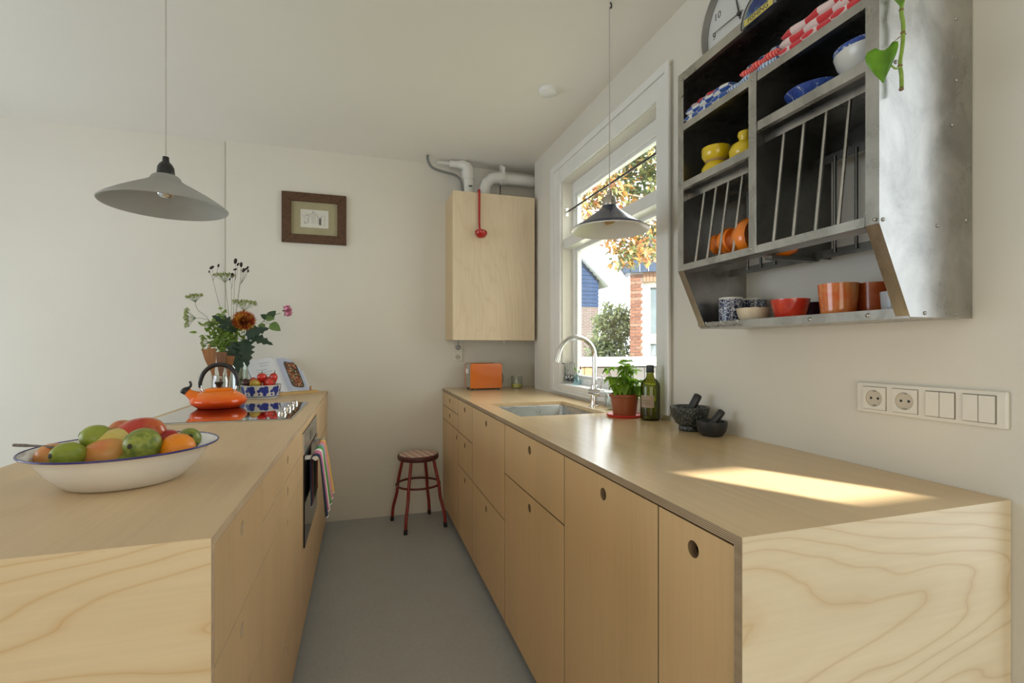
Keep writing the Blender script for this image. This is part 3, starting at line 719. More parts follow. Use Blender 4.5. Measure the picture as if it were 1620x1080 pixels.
MB().lathe([(0.018, 0), (0.022, 0.004), (0.025, 0.03), (0.027, 0.06), (0.0255, 0.06), (0.023, 0.03), (0.015, 0.008)], 28, cap0=True, cap1=True).build('body', plain('grey_white_glaze', (0.52, 0.54, 0.55), 0.3), sb, 50)
# yellow bowls on the left shelf
yel = plain('yellow_glaze', (0.70, 0.50, 0.012), 0.18, coat=0.4, var=0.12, vscale=25)
yclay = plain('yellow_foot', (0.46, 0.30, 0.13), 0.6)
LZ = 1.7405
bp = [(0.026, 0), (0.028, 0.002), (0.032, 0.006), (0.041, 0.020), (0.042, 0.040), (0.041, 0.044)]; bi = [(0.039, 0.044), (0.038, 0.02), (0.02, 0.006)]
by_ = ud(1133, 1.025)
vessel('glazed_bowl', 'yellow glazed bowl lying upside down under another yellow bowl', 'bowl', (1.025, by_, LZ), [(0.041, 0.0), (0.043, 0.004), (0.042, 0.022), (0.034, 0.036), (0.030, 0.039)], [(0.026, 0.039), (0.0, 0.039)], yel, 'yellow bowls')
vessel('glazed_bowl', 'yellow glazed bowl with bare foot stacked upright on another bowl', 'bowl', (1.025, by_, LZ + 0.0395), bp, bi, [yel, yclay], 'yellow bowls', mat_of=lambda pl: 1 if (pl.center.z < 0.011 and math.hypot(pl.center.x, pl.center.y) > 0.02) else 0)
lp = [(0.030, 0), (0.040, 0.010), (0.042, 0.026), (0.036, 0.042), (0.022, 0.050), (0.015, 0.053), (0.016, 0.060), (0.020, 0.068), (0.018, 0.078), (0.008, 0.083), (0, 0.083)]
t = thing('lidded_pot', 'small yellow glazed pot with knobbed lid beside the rack\'s middle post', 'pot', (1.015, ud(1179, 1.015), LZ))
MB().lathe(lp[:5], 32, cap0=True).build('body', yel, t, 50); MB().lathe(lp[4:], 32).build('lid', yel, t, 50)
vessel('glazed_beaker', 'dim yellow beaker in the far left corner of the rack shelf', 'beaker', (1.125, 1.272, LZ), [(0.024, 0), (0.027, 0.004), (0.029, 0.05), (0.029, 0.07)], [(0.027, 0.07), (0.025, 0.01)], plain('old_yellow_glaze', (0.36, 0.26, 0.01), 0.3))
# blue bowls on the right shelf
m, nt, b = new_mat('cobalt_print')
f = noise(nt, coords(nt), 55, 3, 0.6, 0.8)
L(nt, ramp(nt, f, [(0.35, (0.02, 0.045, 0.22)), (0.55, (0.03, 0.08, 0.33)), (0.60, (0.50, 0.55, 0.62)), (0.66, (0.03, 0.07, 0.30))]), b.inputs['Base Color']); b.inputs['Roughness'].default_value = 0.15; cobalt = m
RZS = 1.7975
vessel('rice_bowl', 'white porcelain bowl with a blue patterned rim on the right rack shelf', 'bowl', (1.035, ud(1372, 1.035), RZS), [(0.028, 0), (0.029, 0.006), (0.040, 0.014), (0.055, 0.036), (0.061, 0.056), (0.062, 0.066)], [(0.060, 0.066), (0.058, 0.054), (0.04, 0.02), (0.0, 0.014)], [white_glaze, cobalt, plain('cobalt_line', (0.03, 0.06, 0.28), 0.2)], mat_of=lambda pl: 1 if 0.052 < pl.center.z < 0.0655 else 0)
vessel('patterned_dish', 'cobalt blue patterned shallow dish beside the white rice bowl', 'dish', (1.040, ud(1290, 1.040), RZS), [(0.030, 0), (0.032, 0.004), (0.050, 0.016), (0.064, 0.034), (0.066, 0.038)], [(0.064, 0.038), (0.048, 0.018), (0.0, 0.008)], cobalt)
# orange cups tipped on their sides in the left plate slots
org = plain('orange_glaze', (0.78, 0.20, 0.012), 0.22, coat=0.4, var=0.10, vscale=20)
def tipped(label, loc, s_, tilt, flat=1.0):
    t_ = thing('tipped_cup', label, 'cup', loc, 0, 'orange cups in the plate slots')
    M = Matrix.Rotation(tilt, 4, 'X') @ Matrix.Scale(s_, 4)
    pr = [(0.030, 0.010), (0.043, 0.0), (0.046, 0.002), (0.050, 0.022), (0.044, 0.044), (0.026, 0.060), (0.020, 0.068), (0.024, 0.078), (0.038, 0.086), (0.039, 0.089), (0.034, 0.089), (0.016, 0.080)]
    mb = MB().lathe(pr, 32, M, cap0=True, cap1=True); mb.build('body', org, t_, 50); return t_
tipped('small orange glazed cup lying on its side in the left plate slots', (1.012, 1.140, 1.528), 0.76, -PI * 0.5)
tipped('orange glazed cup with flared rim leaning behind the rack\'s middle post', (1.022, 1.060, 1.524), 1.10, -PI * 0.5)
t = thing('saucer', 'orange glazed saucer lying at the bottom of the plate slots', 'saucer', (1.06, 1.035, 1.4636), 0)
MB().lathe([(0.028, 0), (0.030, 0.002), (0.045, 0.008), (0.050, 0.013), (0.049, 0.014), (0.03, 0.006), (0, 0.005)], 36, cap0=True, sy=0.95).build('body', org, t, 50)

# folded tea towels on the top shelf: layers of cloth with rounded folds
def folded(name, label, x0, y0, y1, z0, layers, mats, depth=0.16, rnd=0.010, tilt=0.0, skew=0.0):
    t_ = thing(name, label, 'towel', (x0, (y0 + y1) / 2, z0), 0, 'folded tea towels on the rack')
    yc = (y0 + y1) / 2; hw_ = (y1 - y0) / 2
    rr = random.Random(hash(label) % 1000 if False else len(label) * 7)
    for k in range(layers):
        mb = MB(); th_ = rnd; zc = th_ * (0.5 + k * 0.98); n1 = 20
        rows = []
        for j in range(n1 + 1):
            y = -hw_ + 2 * hw_ * j / n1 + rr.uniform(-0.001, 0.001)
            wv = 0.003 * math.sin(j * 0.9 + k) + rr.uniform(-0.0008, 0.0008)
            ring = []
            endr = min(1.0, 0.45 + 0.55 * math.sqrt(min(j, n1 - j) / 2.0) if min(j, n1 - j) < 2 else 1.0)
            for i in range(9):
                a_ = PI / 2 + PI * i / 8
                ring.append((wv + k * 0.003 + th_ * 0.5 * (1 + math.cos(a_)) * 1.2, y, zc + th_ * 0.5 * math.sin(a_) * endr + tilt * (j / n1)))
            ring.append((depth, y, zc - th_ * 0.5 * endr + tilt * (j / n1))); ring.insert(0, (depth, y, zc + th_ * 0.5 * endr + tilt * (j / n1)))
            rows.append(ring)
        m_ = len(rows[0]); vs_ = [q for r_ in rows for q in r_]; fs_ = []
        for j in range(n1):
            for i in range(m_ - 1): fs_.append((j * m_ + i, j * m_ + i + 1, (j + 1) * m_ + i + 1, (j + 1) * m_ + i))
            fs_.append((j * m_ + m_ - 1, j * m_, (j + 1) * m_, (j + 1) * m_ + m_ - 1))
        fs_.append(list(range(m_))[::-1]); fs_.append([n1 * m_ + i for i in range(m_)])
        mb.add(vs_, fs_); mb.build('layer', mats[k % len(mats)], t_, 70)
    return t_
red_w = checks('red_white_check', (0.60, 0.035, 0.045), (0.70, 0.55, 0.53), 1 / 0.036)
blu_w = checks('blue_white_check', (0.025, 0.085, 0.33), (0.66, 0.66, 0.64), 1 / 0.030)
red_s = stripes('red_rib_stripe', 'Y', [(0, (0.70, 0.05, 0.045)), (0.6, (0.78, 0.25, 0.22))], 0.0075)
blu_s = stripes('blue_fine_stripe', 'Y', [(0, (0.14, 0.25, 0.50)), (0.5, (0.60, 0.62, 0.64))], 0.0085)
navy_w = checks('navy_check', (0.02, 0.04, 0.15), (0.35, 0.38, 0.42), 1 / 0.05)
pink_s = stripes('red_white_band', 'Y', [(0, (0.50, 0.05, 0.07)), (0.5, (0.55, 0.42, 0.40))], 0.05)
TZ = 1.9225
folded('tea_towel', 'blue and white checked tea towel folded at the left end of the top rack shelf', RXF + 0.004, 1.115, 1.300, TZ, 2, [blu_w, blu_w], rnd=0.022)
folded('tea_towel', 'thin red and white banded towel lying on the blue checked towel', RXF + 0.020, 1.185, 1.290, TZ + 0.045, 1, [pink_s], rnd=0.012)
folded('tea_towel', 'blue and white striped towel at the bottom of the middle towel pile', RXF + 0.004, 0.948, 1.112, TZ, 1, [blu_s], rnd=0.018)
folded('tea_towel', 'bright red ribbed towel in the middle of the towel pile', RXF + 0.006, 0.945, 1.068, TZ + 0.0185, 1, [red_s], rnd=0.019)
folded('tea_towel', 'navy checked towel on top of the red ribbed towel', RXF + 0.022, 0.945, 1.06, TZ + 0.0385, 1, [navy_w], rnd=0.012)
folded('tea_towel', 'thick fold of red and white checked tea towel at the right rack end', RXF + 0.004, 0.735, 0.942, TZ, 3, [red_w, red_w], rnd=0.021)

# ------------------------------------------------------------------ wall clock, round tin sign, trailing vine
ck = thing('wall_clock', 'round white wall clock with a grey rim hanging above the steel rack', 'clock', (XW, 1.343, 2.345))
RYm = Matrix.Rotation(-PI / 2, 4, 'Y')
R = 0.168
MB().lathe([(R - 0.004, 0.0), (R, 0.004), (R + 0.004, 0.03), (R, 0.036), (R - 0.006, 0.036), (R - 0.009, 0.014)], 64, RYm).build('rim', plain('clock_rim', (0.33, 0.32, 0.30), 0.35, 0.7), ck, 40)
MB().lathe([(0, 0.012), (R - 0.008, 0.012), (R - 0.008, 0.0), (0, 0.0)], 64, RYm).build('dial', plain('clock_dial', (0.66, 0.68, 0.66), 0.5), ck, 40)
ink = plain('clock_ink', (0.04, 0.04, 0.045), 0.6)
for h_ in range(1, 13):
    a_ = PI / 2 - 2 * PI * h_ / 12
    # seen from -X: local right is -Y
    M = Matrix(((0, 0, -1, -0.0122), (-1, 0, 0, -0.126 * math.cos(a_)), (0, 1, 0, 0.126 * math.sin(a_)), (0, 0, 0, 1)))
    text_mesh(str(h_), 0.036, 'numeral', ink, ck, M)
def hand(name, ang, l, w_, x):
    a_ = PI / 2 - ang; d_ = Vector((0, -math.cos(a_), math.sin(a_))); s_ = Vector((0, -d_.z, d_.y))
    e = Vector((x, 0, 0)); mb = MB(); p0, p1 = e - d_ * 0.02, e + d_ * l; k_ = Vector((-0.0012, 0, 0))
    vs_ = [p0 + s_ * w_, p0 - s_ * w_, p1 - s_ * w_ * 0.6, p1 + s_ * w_ * 0.6]
    mb.add([tuple(q) for q in vs_] + [tuple(q + k_) for q in vs_], [(3, 2, 1, 0), (4, 5, 6, 7), (0, 1, 5, 4), (1, 2, 6, 5), (2, 3, 7, 6), (3, 0, 4, 7)])
    mb.build(name, ink, ck)
hand('hour_hand', 2 * PI * 11.55 / 12, 0.085, 0.003, -0.016); hand('minute_hand', 2 * PI * 45.5 / 60, 0.125, 0.0016, -0.019)
MB().lathe([(0.007, 0.012), (0.007, 0.022), (0, 0.022)], 16, RYm).build('hub', ink, ck, 40)
# half-round magnet sign on the rack's top front rail
ts = thing('magnet_sign', 'half-round blue sign with yellow lettering band stuck to the rack\'s top rail', 'sign', (RXF - 0.0012, 0.993, 2.058))
def half(r0, r1, x0, x1, zf=0.0, n_=28):
    mb_ = MB(); Mx = Matrix(((0, 0, -1, 0), (1, 0, 0, 0), (0, 1, 0, 0), (0, 0, 0, 1)))
    pts_ = [(r1 * math.cos(PI * k / n_), zf + r1 * 1.12 * math.sin(PI * k / n_)) for k in range(n_ + 1)]
    if r0: pts_ += [(r0 * math.cos(PI * k / n_), zf + r0 * 1.12 * math.sin(PI * k / n_)) for k in range(n_, -1, -1)]
    return mb_.prism(pts_, x0, x1, Mx)
half(0.0565, 0.060, 0.0, 0.0050).build('rim', plain('sign_rim', (0.02, 0.025, 0.03), 0.4), ts)
half(0.049, 0.0565, 0.0, 0.0042).build('grey_ring', plain('sign_ring', (0.25, 0.25, 0.22), 0.45), ts)
half(0, 0.049, 0.0, 0.0036).build('picture', two('sign_blue', (0.012, 0.03, 0.14), (0.10, 0.20, 0.33), 40, 0.45, 0.72, rough=0.3), ts)
MB().box(-0.0062, -0.0038, -0.046, 0.046, 0.000, 0.017).build('lettering_band', plain('sign_yellow', (0.58, 0.50, 0.13), 0.45), ts)
text_mesh('FISHING', 0.0185, 'lettering', plain('sign_black', (0.01, 0.01, 0.012), 0.5), ts, Matrix(((0, 0, -1, -0.0063), (-1, 0, 0, 0), (0, 1, 0, 0.0085), (0, 0, 0, 1))))
# pothos trailing from a pot on top of the rack
vp = thing('trailing_pothos', 'green pothos vine hanging in front of the rack\'s near side panel', 'plant', (1.06, 0.76, RZ1))
lg = leafmat('pothos_leaf', (0.16, 0.36, 0.02), 0.35, 0.3, 0.3, 25); stem_m = plain('pothos_stem', (0.22, 0.34, 0.045), 0.45, var=0.15, vscale=60)
MB().lathe([(0.040, 0), (0.043, 0.004), (0.052, 0.085), (0.056, 0.09), (0.056, 0.10), (0.050, 0.10), (0.048, 0.085), (0.0, 0.085)], 32, cap0=True).build('pot', plain('plant_pot', (0.62, 0.60, 0.56), 0.5), vp, 40)
base = Vector((1.06, 0.76, RZ1)); YV = 0.680
sp = [Vector((0.0, 0.0, 0.085)), Vector((-0.01, -0.04, 0.12)), Vector((-0.02, -0.078, 0.08))] + [atY(u, v, YV) - base for u, v in ((1432, -30), (1428.5, 0), (1426, 18), (1429, 40), (1428, 70), (1424, 100), (1426, 118), (1426.5, 138))]
MB().tube(smooth_path(sp, 5), [0.0036] * 51, 8).build('stem', stem_m, vp, 60)
node_m = plain('pothos_node', (0.20, 0.12, 0.05), 0.7)
for u, v in ((1426, 16), (1428.5, 52), (1424, 104), (1426, 141)):
    MB().ell(atY(u, v, YV) - base, (0.0044, 0.0044, 0.0034), n=8, k=6).build('node', node_m, vp, 60)
pa = [atY(u, v, y_) - base for u, v, y_ in ((1424, 106, YV), (1416, 108, YV - 0.004), (1406, 98, YV - 0.010), (1400, 86, YV - 0.016), (1400, 79, YV - 0.018))]
MB().tube(smooth_path(pa, 4), 0.0019, 7).build('petiole', stem_m, vp, 60)
def heart(l, wd, fold):
    prof_ = [(-0.10, 0.26), (0.02, 0.46), (0.18, 0.50), (0.36, 0.46), (0.55, 0.36), (0.75, 0.21), (0.90, 0.08), (1.0, 0.0)]
    vs_ = []; fs_ = []
    for i, (t_, h_) in enumerate(prof_):
        xm = max(t_, 0.0) * l; z = -0.22 * l * t_ * t_
        vs_ += [(t_ * l, -h_ * wd, z + fold * h_ * wd), (xm * 0.9 + t_ * l * 0.1, -h_ * wd * 0.5, z + fold * h_ * wd * 0.4), (xm, 0, z), (xm * 0.9 + t_ * l * 0.1, h_ * wd * 0.5, z + fold * h_ * wd * 0.4), (t_ * l, h_ * wd, z + fold * h_ * wd)]
    for i in range(len(prof_) - 1):
        for k in range(4): a_ = 5 * i + k; fs_.append((a_, a_ + 1, a_ + 6, a_ + 5))
    return vs_, fs_
hv, hf = heart(0.058, 0.052, 0.55)
def pleaf(tip_from, direction, up):
    mb = MB().add(hv, hf); o_ = mb.build('leaf', lg, vp, 60); o_.matrix_local = Matrix.Translation(tip_from) @ look(direction, up)
    sm_ = o_.modifiers.new('thickness', 'SOLIDIFY'); sm_.thickness = 0.0006
pleaf(pa[-1], (-0.16, 0.02, -1), (-0.93, -0.30, 0.05))
q = atY(1404, -6, YV) - base
MB().tube([atY(1428, -8, YV) - base, atY(1416, -22, YV) - base, q], 0.0018, 6).build('petiole', stem_m, vp, 60); pleaf(q, (-0.2, -0.5, -0.45), (-0.2, -0.6, 0.7))
for u1, v1, u2, v2 in ((1424, 58, 1413, 67), (1430, 52, 1434, 54)):
    MB().tube([atY(u1, v1, YV) - base, atY(u2, v2, YV - 0.006) - base], [0.0012, 0.0005], 5).build('aerial_root', node_m, vp, 60)

# ================================================================== SOCKETS AND SWITCHES
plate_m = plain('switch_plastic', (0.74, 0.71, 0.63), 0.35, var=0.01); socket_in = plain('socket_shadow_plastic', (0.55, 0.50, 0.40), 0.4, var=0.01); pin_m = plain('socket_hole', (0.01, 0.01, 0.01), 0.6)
shadow_frame_m = plain('plate_shadow', (0.20, 0.17, 0.12), 0.8)  # dark frame beneath each plate, painting the shadow line around it
def socket_parts(par, M, s_=0.029):
    MB().box(-s_ - 0.0012, s_ + 0.0012, -s_ - 0.0012, s_ + 0.0012, -0.0005, 0.0003, M).build('shadow_frame', shadow_frame_m, par)
    n_ = 32; hr_ = 0.0205; pl_ = MB()
    inn_ = [(hr_ * math.cos(2 * PI * (k + 0.5) / n_), hr_ * math.sin(2 * PI * (k + 0.5) / n_)) for k in range(n_)]
    out_ = []
    for x_, y_ in inn_:
        f_ = s_ / max(abs(x_), abs(y_)); out_.append((x_ * f_, y_ * f_))
    for k in (n_ // 8 - 1, n_ // 8, 3 * n_ // 8 - 1, 3 * n_ // 8, 5 * n_ // 8 - 1, 5 * n_ // 8, 7 * n_ // 8 - 1, 7 * n_ // 8):
        out_[k] = (math.copysign(s_, out_[k][0]), math.copysign(s_, out_[k][1]))
    vs_ = [(x_, y_, z_) for z_ in (0.0035, 0.0) for ring_ in (inn_, out_) for x_, y_ in ring_]; fs_ = []
    for k in range(n_):
        j = (k + 1) % n_
        fs_ += [(k, n_ + k, n_ + j, j), (n_ + k, 3 * n_ + k, 3 * n_ + j, n_ + j), (k, j, 2 * n_ + j, 2 * n_ + k)]
    pl_.add(vs_, fs_, M).build('socket_plate', plate_m, par)
    MB().lathe([(0.0204, 0.0034), (0.0195, 0.0006), (0, 0.0006)], 32, M).build('socket_well', socket_in, par, 30)
    for x_ in (-0.0085, 0.0085):
        MB().lathe([(0.0030, 0.0006), (0.0030, 0.0010), (0, 0.0010)], 12, M @ Matrix.Translation((x_, 0, 0))).build('pin_hole', pin_m, par, 30)
    for y_ in (-0.0175, 0.0175):
        MB().box(-0.003, 0.003, y_ - 0.0015, y_ + 0.0015, 0.0007, 0.0030, M).build('earth_clip', screw_m, par)
sw = thing('socket_strip', 'white wall plate with two sockets and two double light switches', 'switch plate', (XW, 0.787, 1.096))
MB().box(-0.010, 0, -0.154, 0.154, -0.038, 0.038).build('frame', plate_m, sw, None, 0.004, segs=3)
WM = lambda y_: Matrix(((0, 0, -1, -0.0102), (-1, 0, 0, y_), (0, 1, 0, 0), (0, 0, 0, 1)))
for y_ in (0.107, 0.036): socket_parts(sw, WM(y_), 0.0275)
for y_ in (-0.037, -0.108):
    MB().box(-0.0290, 0.0290, -0.0290, 0.0290, -0.0005, 0.0003, WM(y_)).build('shadow_frame', shadow_frame_m, sw)
    for k in (-1, 1):
        MB().box(min(0.0006 * k, 0.0275 * k), max(0.0006 * k, 0.0275 * k), -0.0275, 0.0275, 0.0, 0.0048, WM(y_)).build('rocker', plate_m, sw, None, 0.0012)
# far wall double socket under the boiler cabinet
q = atY(724, 557, YF)
s2 = thing('wall_socket', 'white double wall socket, one above the other, below the boiler cabinet', 'socket', (q.x, YF, q.z))
MB().box(-0.039, 0.039, -0.010, 0, -0.072, 0.072).build('frame', plate_m, s2, None, 0.004)
FM = lambda z_: Matrix(((1, 0, 0, 0), (0, 0, -1, -0.0102), (0, 1, 0, z_), (0, 0, 0, 1)))
for z_ in (-0.036, 0.036): socket_parts(s2, FM(z_), 0.029)
pg = thing('power_plug', 'grey plug with its cable in the upper wall socket', 'plug', (q.x, YF - 0.0145, q.z + 0.036))
MB().lathe([(0.018, 0), (0.018, 0.012), (0.012, 0.02), (0, 0.02)], 20, Matrix.Rotation(PI / 2, 4, 'X')).build('body', plain('plug_grey', (0.35, 0.35, 0.33), 0.5), pg, 40)
MB().tube(smooth_path([(0, -0.018, 0), (0.0, -0.026, 0.02), (-0.004, -0.012, 0.07), (0.0, 0.0, 0.12)], 5), 0.0032, 8).build('cable', plain('cable_grey', (0.30, 0.30, 0.29), 0.5), pg, 60)

# ================================================================== ON THE PENINSULA
# ---- hob
hb = thing('induction_hob', 'black glass hob with four steel knobs set into the peninsula worktop', 'hob', ((HX0 + HX1) / 2, (HY0 + HY1) / 2, H))
hx, hy = (HX1 - HX0) / 2, (HY1 - HY0) / 2
MB().box(-hx, hx, -hy, hy, 0.0002, 0.0045).build('frame', brushed, hb, None, 0.0012)
hob_glass = plain('hob_glass', (0.008, 0.008, 0.009), 0.03, 0, var=0, spec=0.9, coat=1.0)
MB().box(-hx + 0.005, hx - 0.005, -hy + 0.005, hy - 0.005, 0.0046, 0.0062).build('glass', hob_glass, hb, None, 0.0006)
MB().box(-hx + 0.012, hx - 0.012, -hy + 0.012, hy - 0.012, -0.016, -0.0002).build('housing', plain('hob_housing', (0.05, 0.05, 0.05), 0.6), hb)
knob_m = plain('knob_steel', (0.62, 0.60, 0.55), 0.18, 1.0)
HT = H + 0.0062
for i, (u, v) in enumerate(((449, 655), (458, 648), (464, 643.5), (472, 638.5))):
    q = atZ(u, v, HT); lx, ly = -0.338 - (HX0 + HX1) / 2, q.y - (HY0 + HY1) / 2
    kb = MB().lathe([(0.021, 0.0063), (0.021, 0.009), (0.0185, 0.010), (0.018, 0.020), (0.0165, 0.022), (0, 0.022)], 24, Matrix.Translation((lx, ly, 0))).build('knob', knob_m, hb, 40)
# ---- orange kettle
kx, ky = -0.676, 2.735
kt = thing('kettle', 'orange enamel whistling kettle with black handle standing on the hob', 'kettle', (kx, ky, HT))
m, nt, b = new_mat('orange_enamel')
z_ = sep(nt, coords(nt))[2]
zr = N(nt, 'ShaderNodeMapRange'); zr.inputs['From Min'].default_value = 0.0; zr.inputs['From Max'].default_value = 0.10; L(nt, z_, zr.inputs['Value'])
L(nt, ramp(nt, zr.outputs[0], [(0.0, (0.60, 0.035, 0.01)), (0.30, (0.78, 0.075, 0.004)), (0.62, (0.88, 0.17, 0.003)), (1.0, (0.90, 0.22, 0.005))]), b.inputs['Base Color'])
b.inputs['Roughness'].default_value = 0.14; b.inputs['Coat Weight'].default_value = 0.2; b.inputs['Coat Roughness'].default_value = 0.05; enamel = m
black_pl = plain('black_plastic', (0.012, 0.012, 0.012), 0.32, var=0.0)
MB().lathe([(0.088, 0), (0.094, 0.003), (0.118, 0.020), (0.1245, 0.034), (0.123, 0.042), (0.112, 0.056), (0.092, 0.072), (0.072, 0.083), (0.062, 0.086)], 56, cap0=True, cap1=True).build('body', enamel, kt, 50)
ld = MB().lathe([(0.061, 0.0862), (0.063, 0.089), (0.060, 0.094), (0.045, 0.0985), (0.015, 0.100), (0, 0.100)], 48).build('lid', enamel, kt, 50)
MB().lathe([(0.009, 0.0985), (0.010, 0.108), (0.018, 0.118), (0.020, 0.124), (0.017, 0.127), (0, 0.127)], 24).build('lid_knob', black_pl, ld, 50)
spn = MB().tube([(-0.085, -0.012, 0.052), (-0.112, -0.016, 0.066), (-0.134, -0.018, 0.084)], [0.033, 0.024, 0.0165], 20); spn.build('spout', enamel, kt, 50)
wh = MB().tube([(-0.131, -0.018, 0.082), (-0.139, -0.0185, 0.089)], [0.0195, 0.0195], 18)
wh.ell((-0.142, -0.018, 0.090), (0.021, 0.018, 0.013), Matrix.Rotation(-0.7, 4, 'Y'), 14, 8)
wh.tube(smooth_path([(-0.136, -0.018, 0.096), (-0.120, -0.018, 0.106), (-0.116, -0.018, 0.120), (-0.121, -0.018, 0.133)], 4), [0.007] * 4 + [0.006] * 4 + [0.0055] * 5, 10); wh.build('whistle_cap', black_pl, kt, 50)
hp = smooth_path([(-0.081, 0, 0.100), (-0.081, 0, 0.128), (-0.066, 0, 0.172), (-0.032, 0, 0.204), (0.008, 0, 0.212), (0.046, 0, 0.200), (0.072, 0, 0.168), (0.081, 0, 0.135), (0.081, 0, 0.105)], 5)
mb = MB()
hpv = []; 
mb.tube(hp, [0.0075 + 0.0035 * math.sin(PI * i / (len(hp) - 1)) for i in range(len(hp))], 12); mb.build('handle', black_pl, kt, 50)
for s_ in (-1, 1):
    lug = MB().tube([(s_ * 0.081, 0, 0.112), (s_ * 0.078, 0, 0.092), (s_ * 0.066, 0, 0.080)], [0.0075, 0.0065, 0.006], 10)
    lug.build('handle_bracket', chrome, kt, 50)
# ---- glass jar with wooden spatulas
jx, jy = -0.745, 3.06
clear = thin_glass('clear_glass', (0.94, 0.965, 0.95), 0.25)
jr = thing('utensil_jar', 'clear glass jar holding wooden spatulas behind the kettle', 'jar', (jx, jy, H))
MB().lathe([(0.048, 0.0), (0.052, 0.004), (0.052, 0.125), (0.046, 0.140), (0.048, 0.152), (0.045, 0.152), (0.043, 0.14), (0.049, 0.122), (0.049, 0.006), (0.0, 0.006)], 36, cap0=True).build('body', clear, jr, 40)
wood_sp = two('spatula_wood', (0.22, 0.085, 0.022), (0.33, 0.14, 0.04), 12, 0.35, 0.65, rough=0.5, stretch=(6, 6, 0.6))
def spatula(label, ux, uy, lean, l, wt, wb, rz, mat=wood_sp):
    t_ = thing('wooden_spatula', label, 'spatula', (ux, uy, H + 0.008), rz, 'wooden utensils in the jar')
    mb_ = MB(); T2 = Matrix.Rotation(lean, 4, 'Y')
    pts_ = [(-wb, 0), (wb, 0), (wb, l * 0.55), (wt * 0.8, l * 0.80), (wt, l), (-wt, l), (-wt * 0.8, l * 0.80), (-wb, l * 0.55)]
    mb_.prism(pts_, -0.003, 0.003, T2 @ Matrix.Rotation(PI / 2, 4, 'X')); mb_.build('blade', mat, t_, None, 0.0015); return t_
spatula('wide wooden spatula leaning left out of the glass jar', jx - 0.014, jy - 0.012, -0.15, 0.292, 0.033, 0.008, 0.15)
spatula('upright wooden spatula with straight end in the glass jar', jx + 0.000, jy - 0.020, 0.02, 0.270, 0.028, 0.009, -0.1, plain('spatula_dark_wood', (0.16, 0.062, 0.018), 0.5, var=0.2, vscale=30))
spatula('narrow pale wooden spatula at the right of the glass jar', jx + 0.018, jy + 0.010, 0.10, 0.250, 0.020, 0.008, 0.3)
sp = thing('wooden_spoon', 'thin wooden spoon handle rising above the spatulas', 'spoon', (jx - 0.022, jy + 0.012, H + 0.008))
MB().tube([(0, 0, 0), (-0.040, 0.0, 0.312)], [0.0055, 0.0045], 8).build('handle', wood_sp, sp, 50)
# ---- blue patterned bowl with red peppers
bx_, by2 = -0.575, 3.235
bb = thing('patterned_bowl', 'straight white bowl with blue clover print, full of red peppers', 'bowl', (bx_, by2, H))
bowl_w = plain('bowl_cream_glaze', (0.62, 0.62, 0.57), 0.2, coat=0.3)
MB().lathe([(0.088, 0), (0.092, 0.003), (0.0955, 0.012), (0.1075, 0.078), (0.1085, 0.082), (0.1055, 0.082), (0.104, 0.076), (0.092, 0.010), (0, 0.008)], 56, cap0=True).build('body', bowl_w, bb, 40)
blue_i = plain('cobalt_ink', (0.018, 0.035, 0.25), 0.25); gr_i = plain('slate_blue_ink', (0.07, 0.11, 0.22), 0.3)
MB().lathe([(0.0966, 0.0125), (0.0976, 0.018)], 56).build('foot_band', gr_i, bb, 40)
def on_bowl(a_, z): 
    r_ = 0.0955 + (0.1075 - 0.0955) * (z - 0.012) / 0.066 + 0.0005
    return Vector((r_ * math.cos(a_), r_ * math.sin(a_), z))
nm = 9
for i in range(nm):
    a0 = 2 * PI * i / nm + 0.12; mb = MB()
    for da, z, rr in ((-0.10, 0.060, 0.014), (0.10, 0.064, 0.014), (0.14, 0.046, 0.013), (-0.02, 0.050, 0.014), (0.05, 0.030, 0.011), (-0.26, 0.048, 0.0095), (-0.24, 0.029, 0.006)):
        c_ = on_bowl(a0 + da, z); nseg = 12; fan = [tuple(c_)]
        for k in range(nseg):
            q = 2 * PI * k / nseg; fan.append(tuple(on_bowl(a0 + da + rr * math.cos(q) / 0.1, min(0.0775, z + rr * math.sin(q)))))
        mb.add(fan, [(0, 1 + k, 1 + (k + 1) % nseg) for k in range(nseg)])
    mb.build('clover_print', blue_i, bb, 40)
pep = plain('red_pepper', (0.55, 0.025, 0.015), 0.18, coat=0.5, var=0.25, vscale=20); pep2 = two('ripening_pepper', (0.50, 0.05, 0.02), (0.50, 0.36, 0.05), 12, rough=0.2); pep3 = plain('aubergine_pepper', (0.055, 0.012, 0.012), 0.2, coat=0.4); pst = plain('pepper_stalk', (0.10, 0.16, 0.03), 0.6)
def pepper(label, dx, dy, dz, rx, rz_, tx, tz, mat):
    t_ = thing('pepper', label, 'pepper', (bx_ + dx, by2 + dy, H + dz + (0.010 if dz > 0.06 else 0)), 0, 'peppers in the patterned bowl')
    Mr = Euler((tx, 0, tz)).to_matrix().to_4x4()
    def shp(x, y, z):
        a_ = math.atan2(y, x); k_ = 1 + 0.07 * math.cos(3 * a_); tp = 0.80 + 0.24 * z - 0.10 * max(0, z - 0.7) * 3
        return x * k_ * tp, y * k_ * tp, z
    rx *= 1.55; rz_ *= 1.15; MB().ell((0, 0, 0), (rx, rx, rz_), Mr, 18, 12, shp).build('flesh', mat, t_, 70)
    tip = Mr @ Vector((0, 0, rz_ * 0.9)); tip2 = Mr @ Vector((0.004, 0.002, rz_ * 1.0 + 0.014))
    MB().tube([tip, (tip + tip2) / 2, tip2], [0.004, 0.0025, 0.002], 6).build('stalk', pst, t_, 60)
pepper('upright red pepper on top of the heap in the blue printed bowl', 0.005, -0.02, 0.112, 0.021, 0.026, 0.1, 0, pep)
pepper('red pepper sticking out at the right edge of the printed bowl', 0.068, -0.02, 0.103, 0.018, 0.034, 0.2, 1.0, pep)
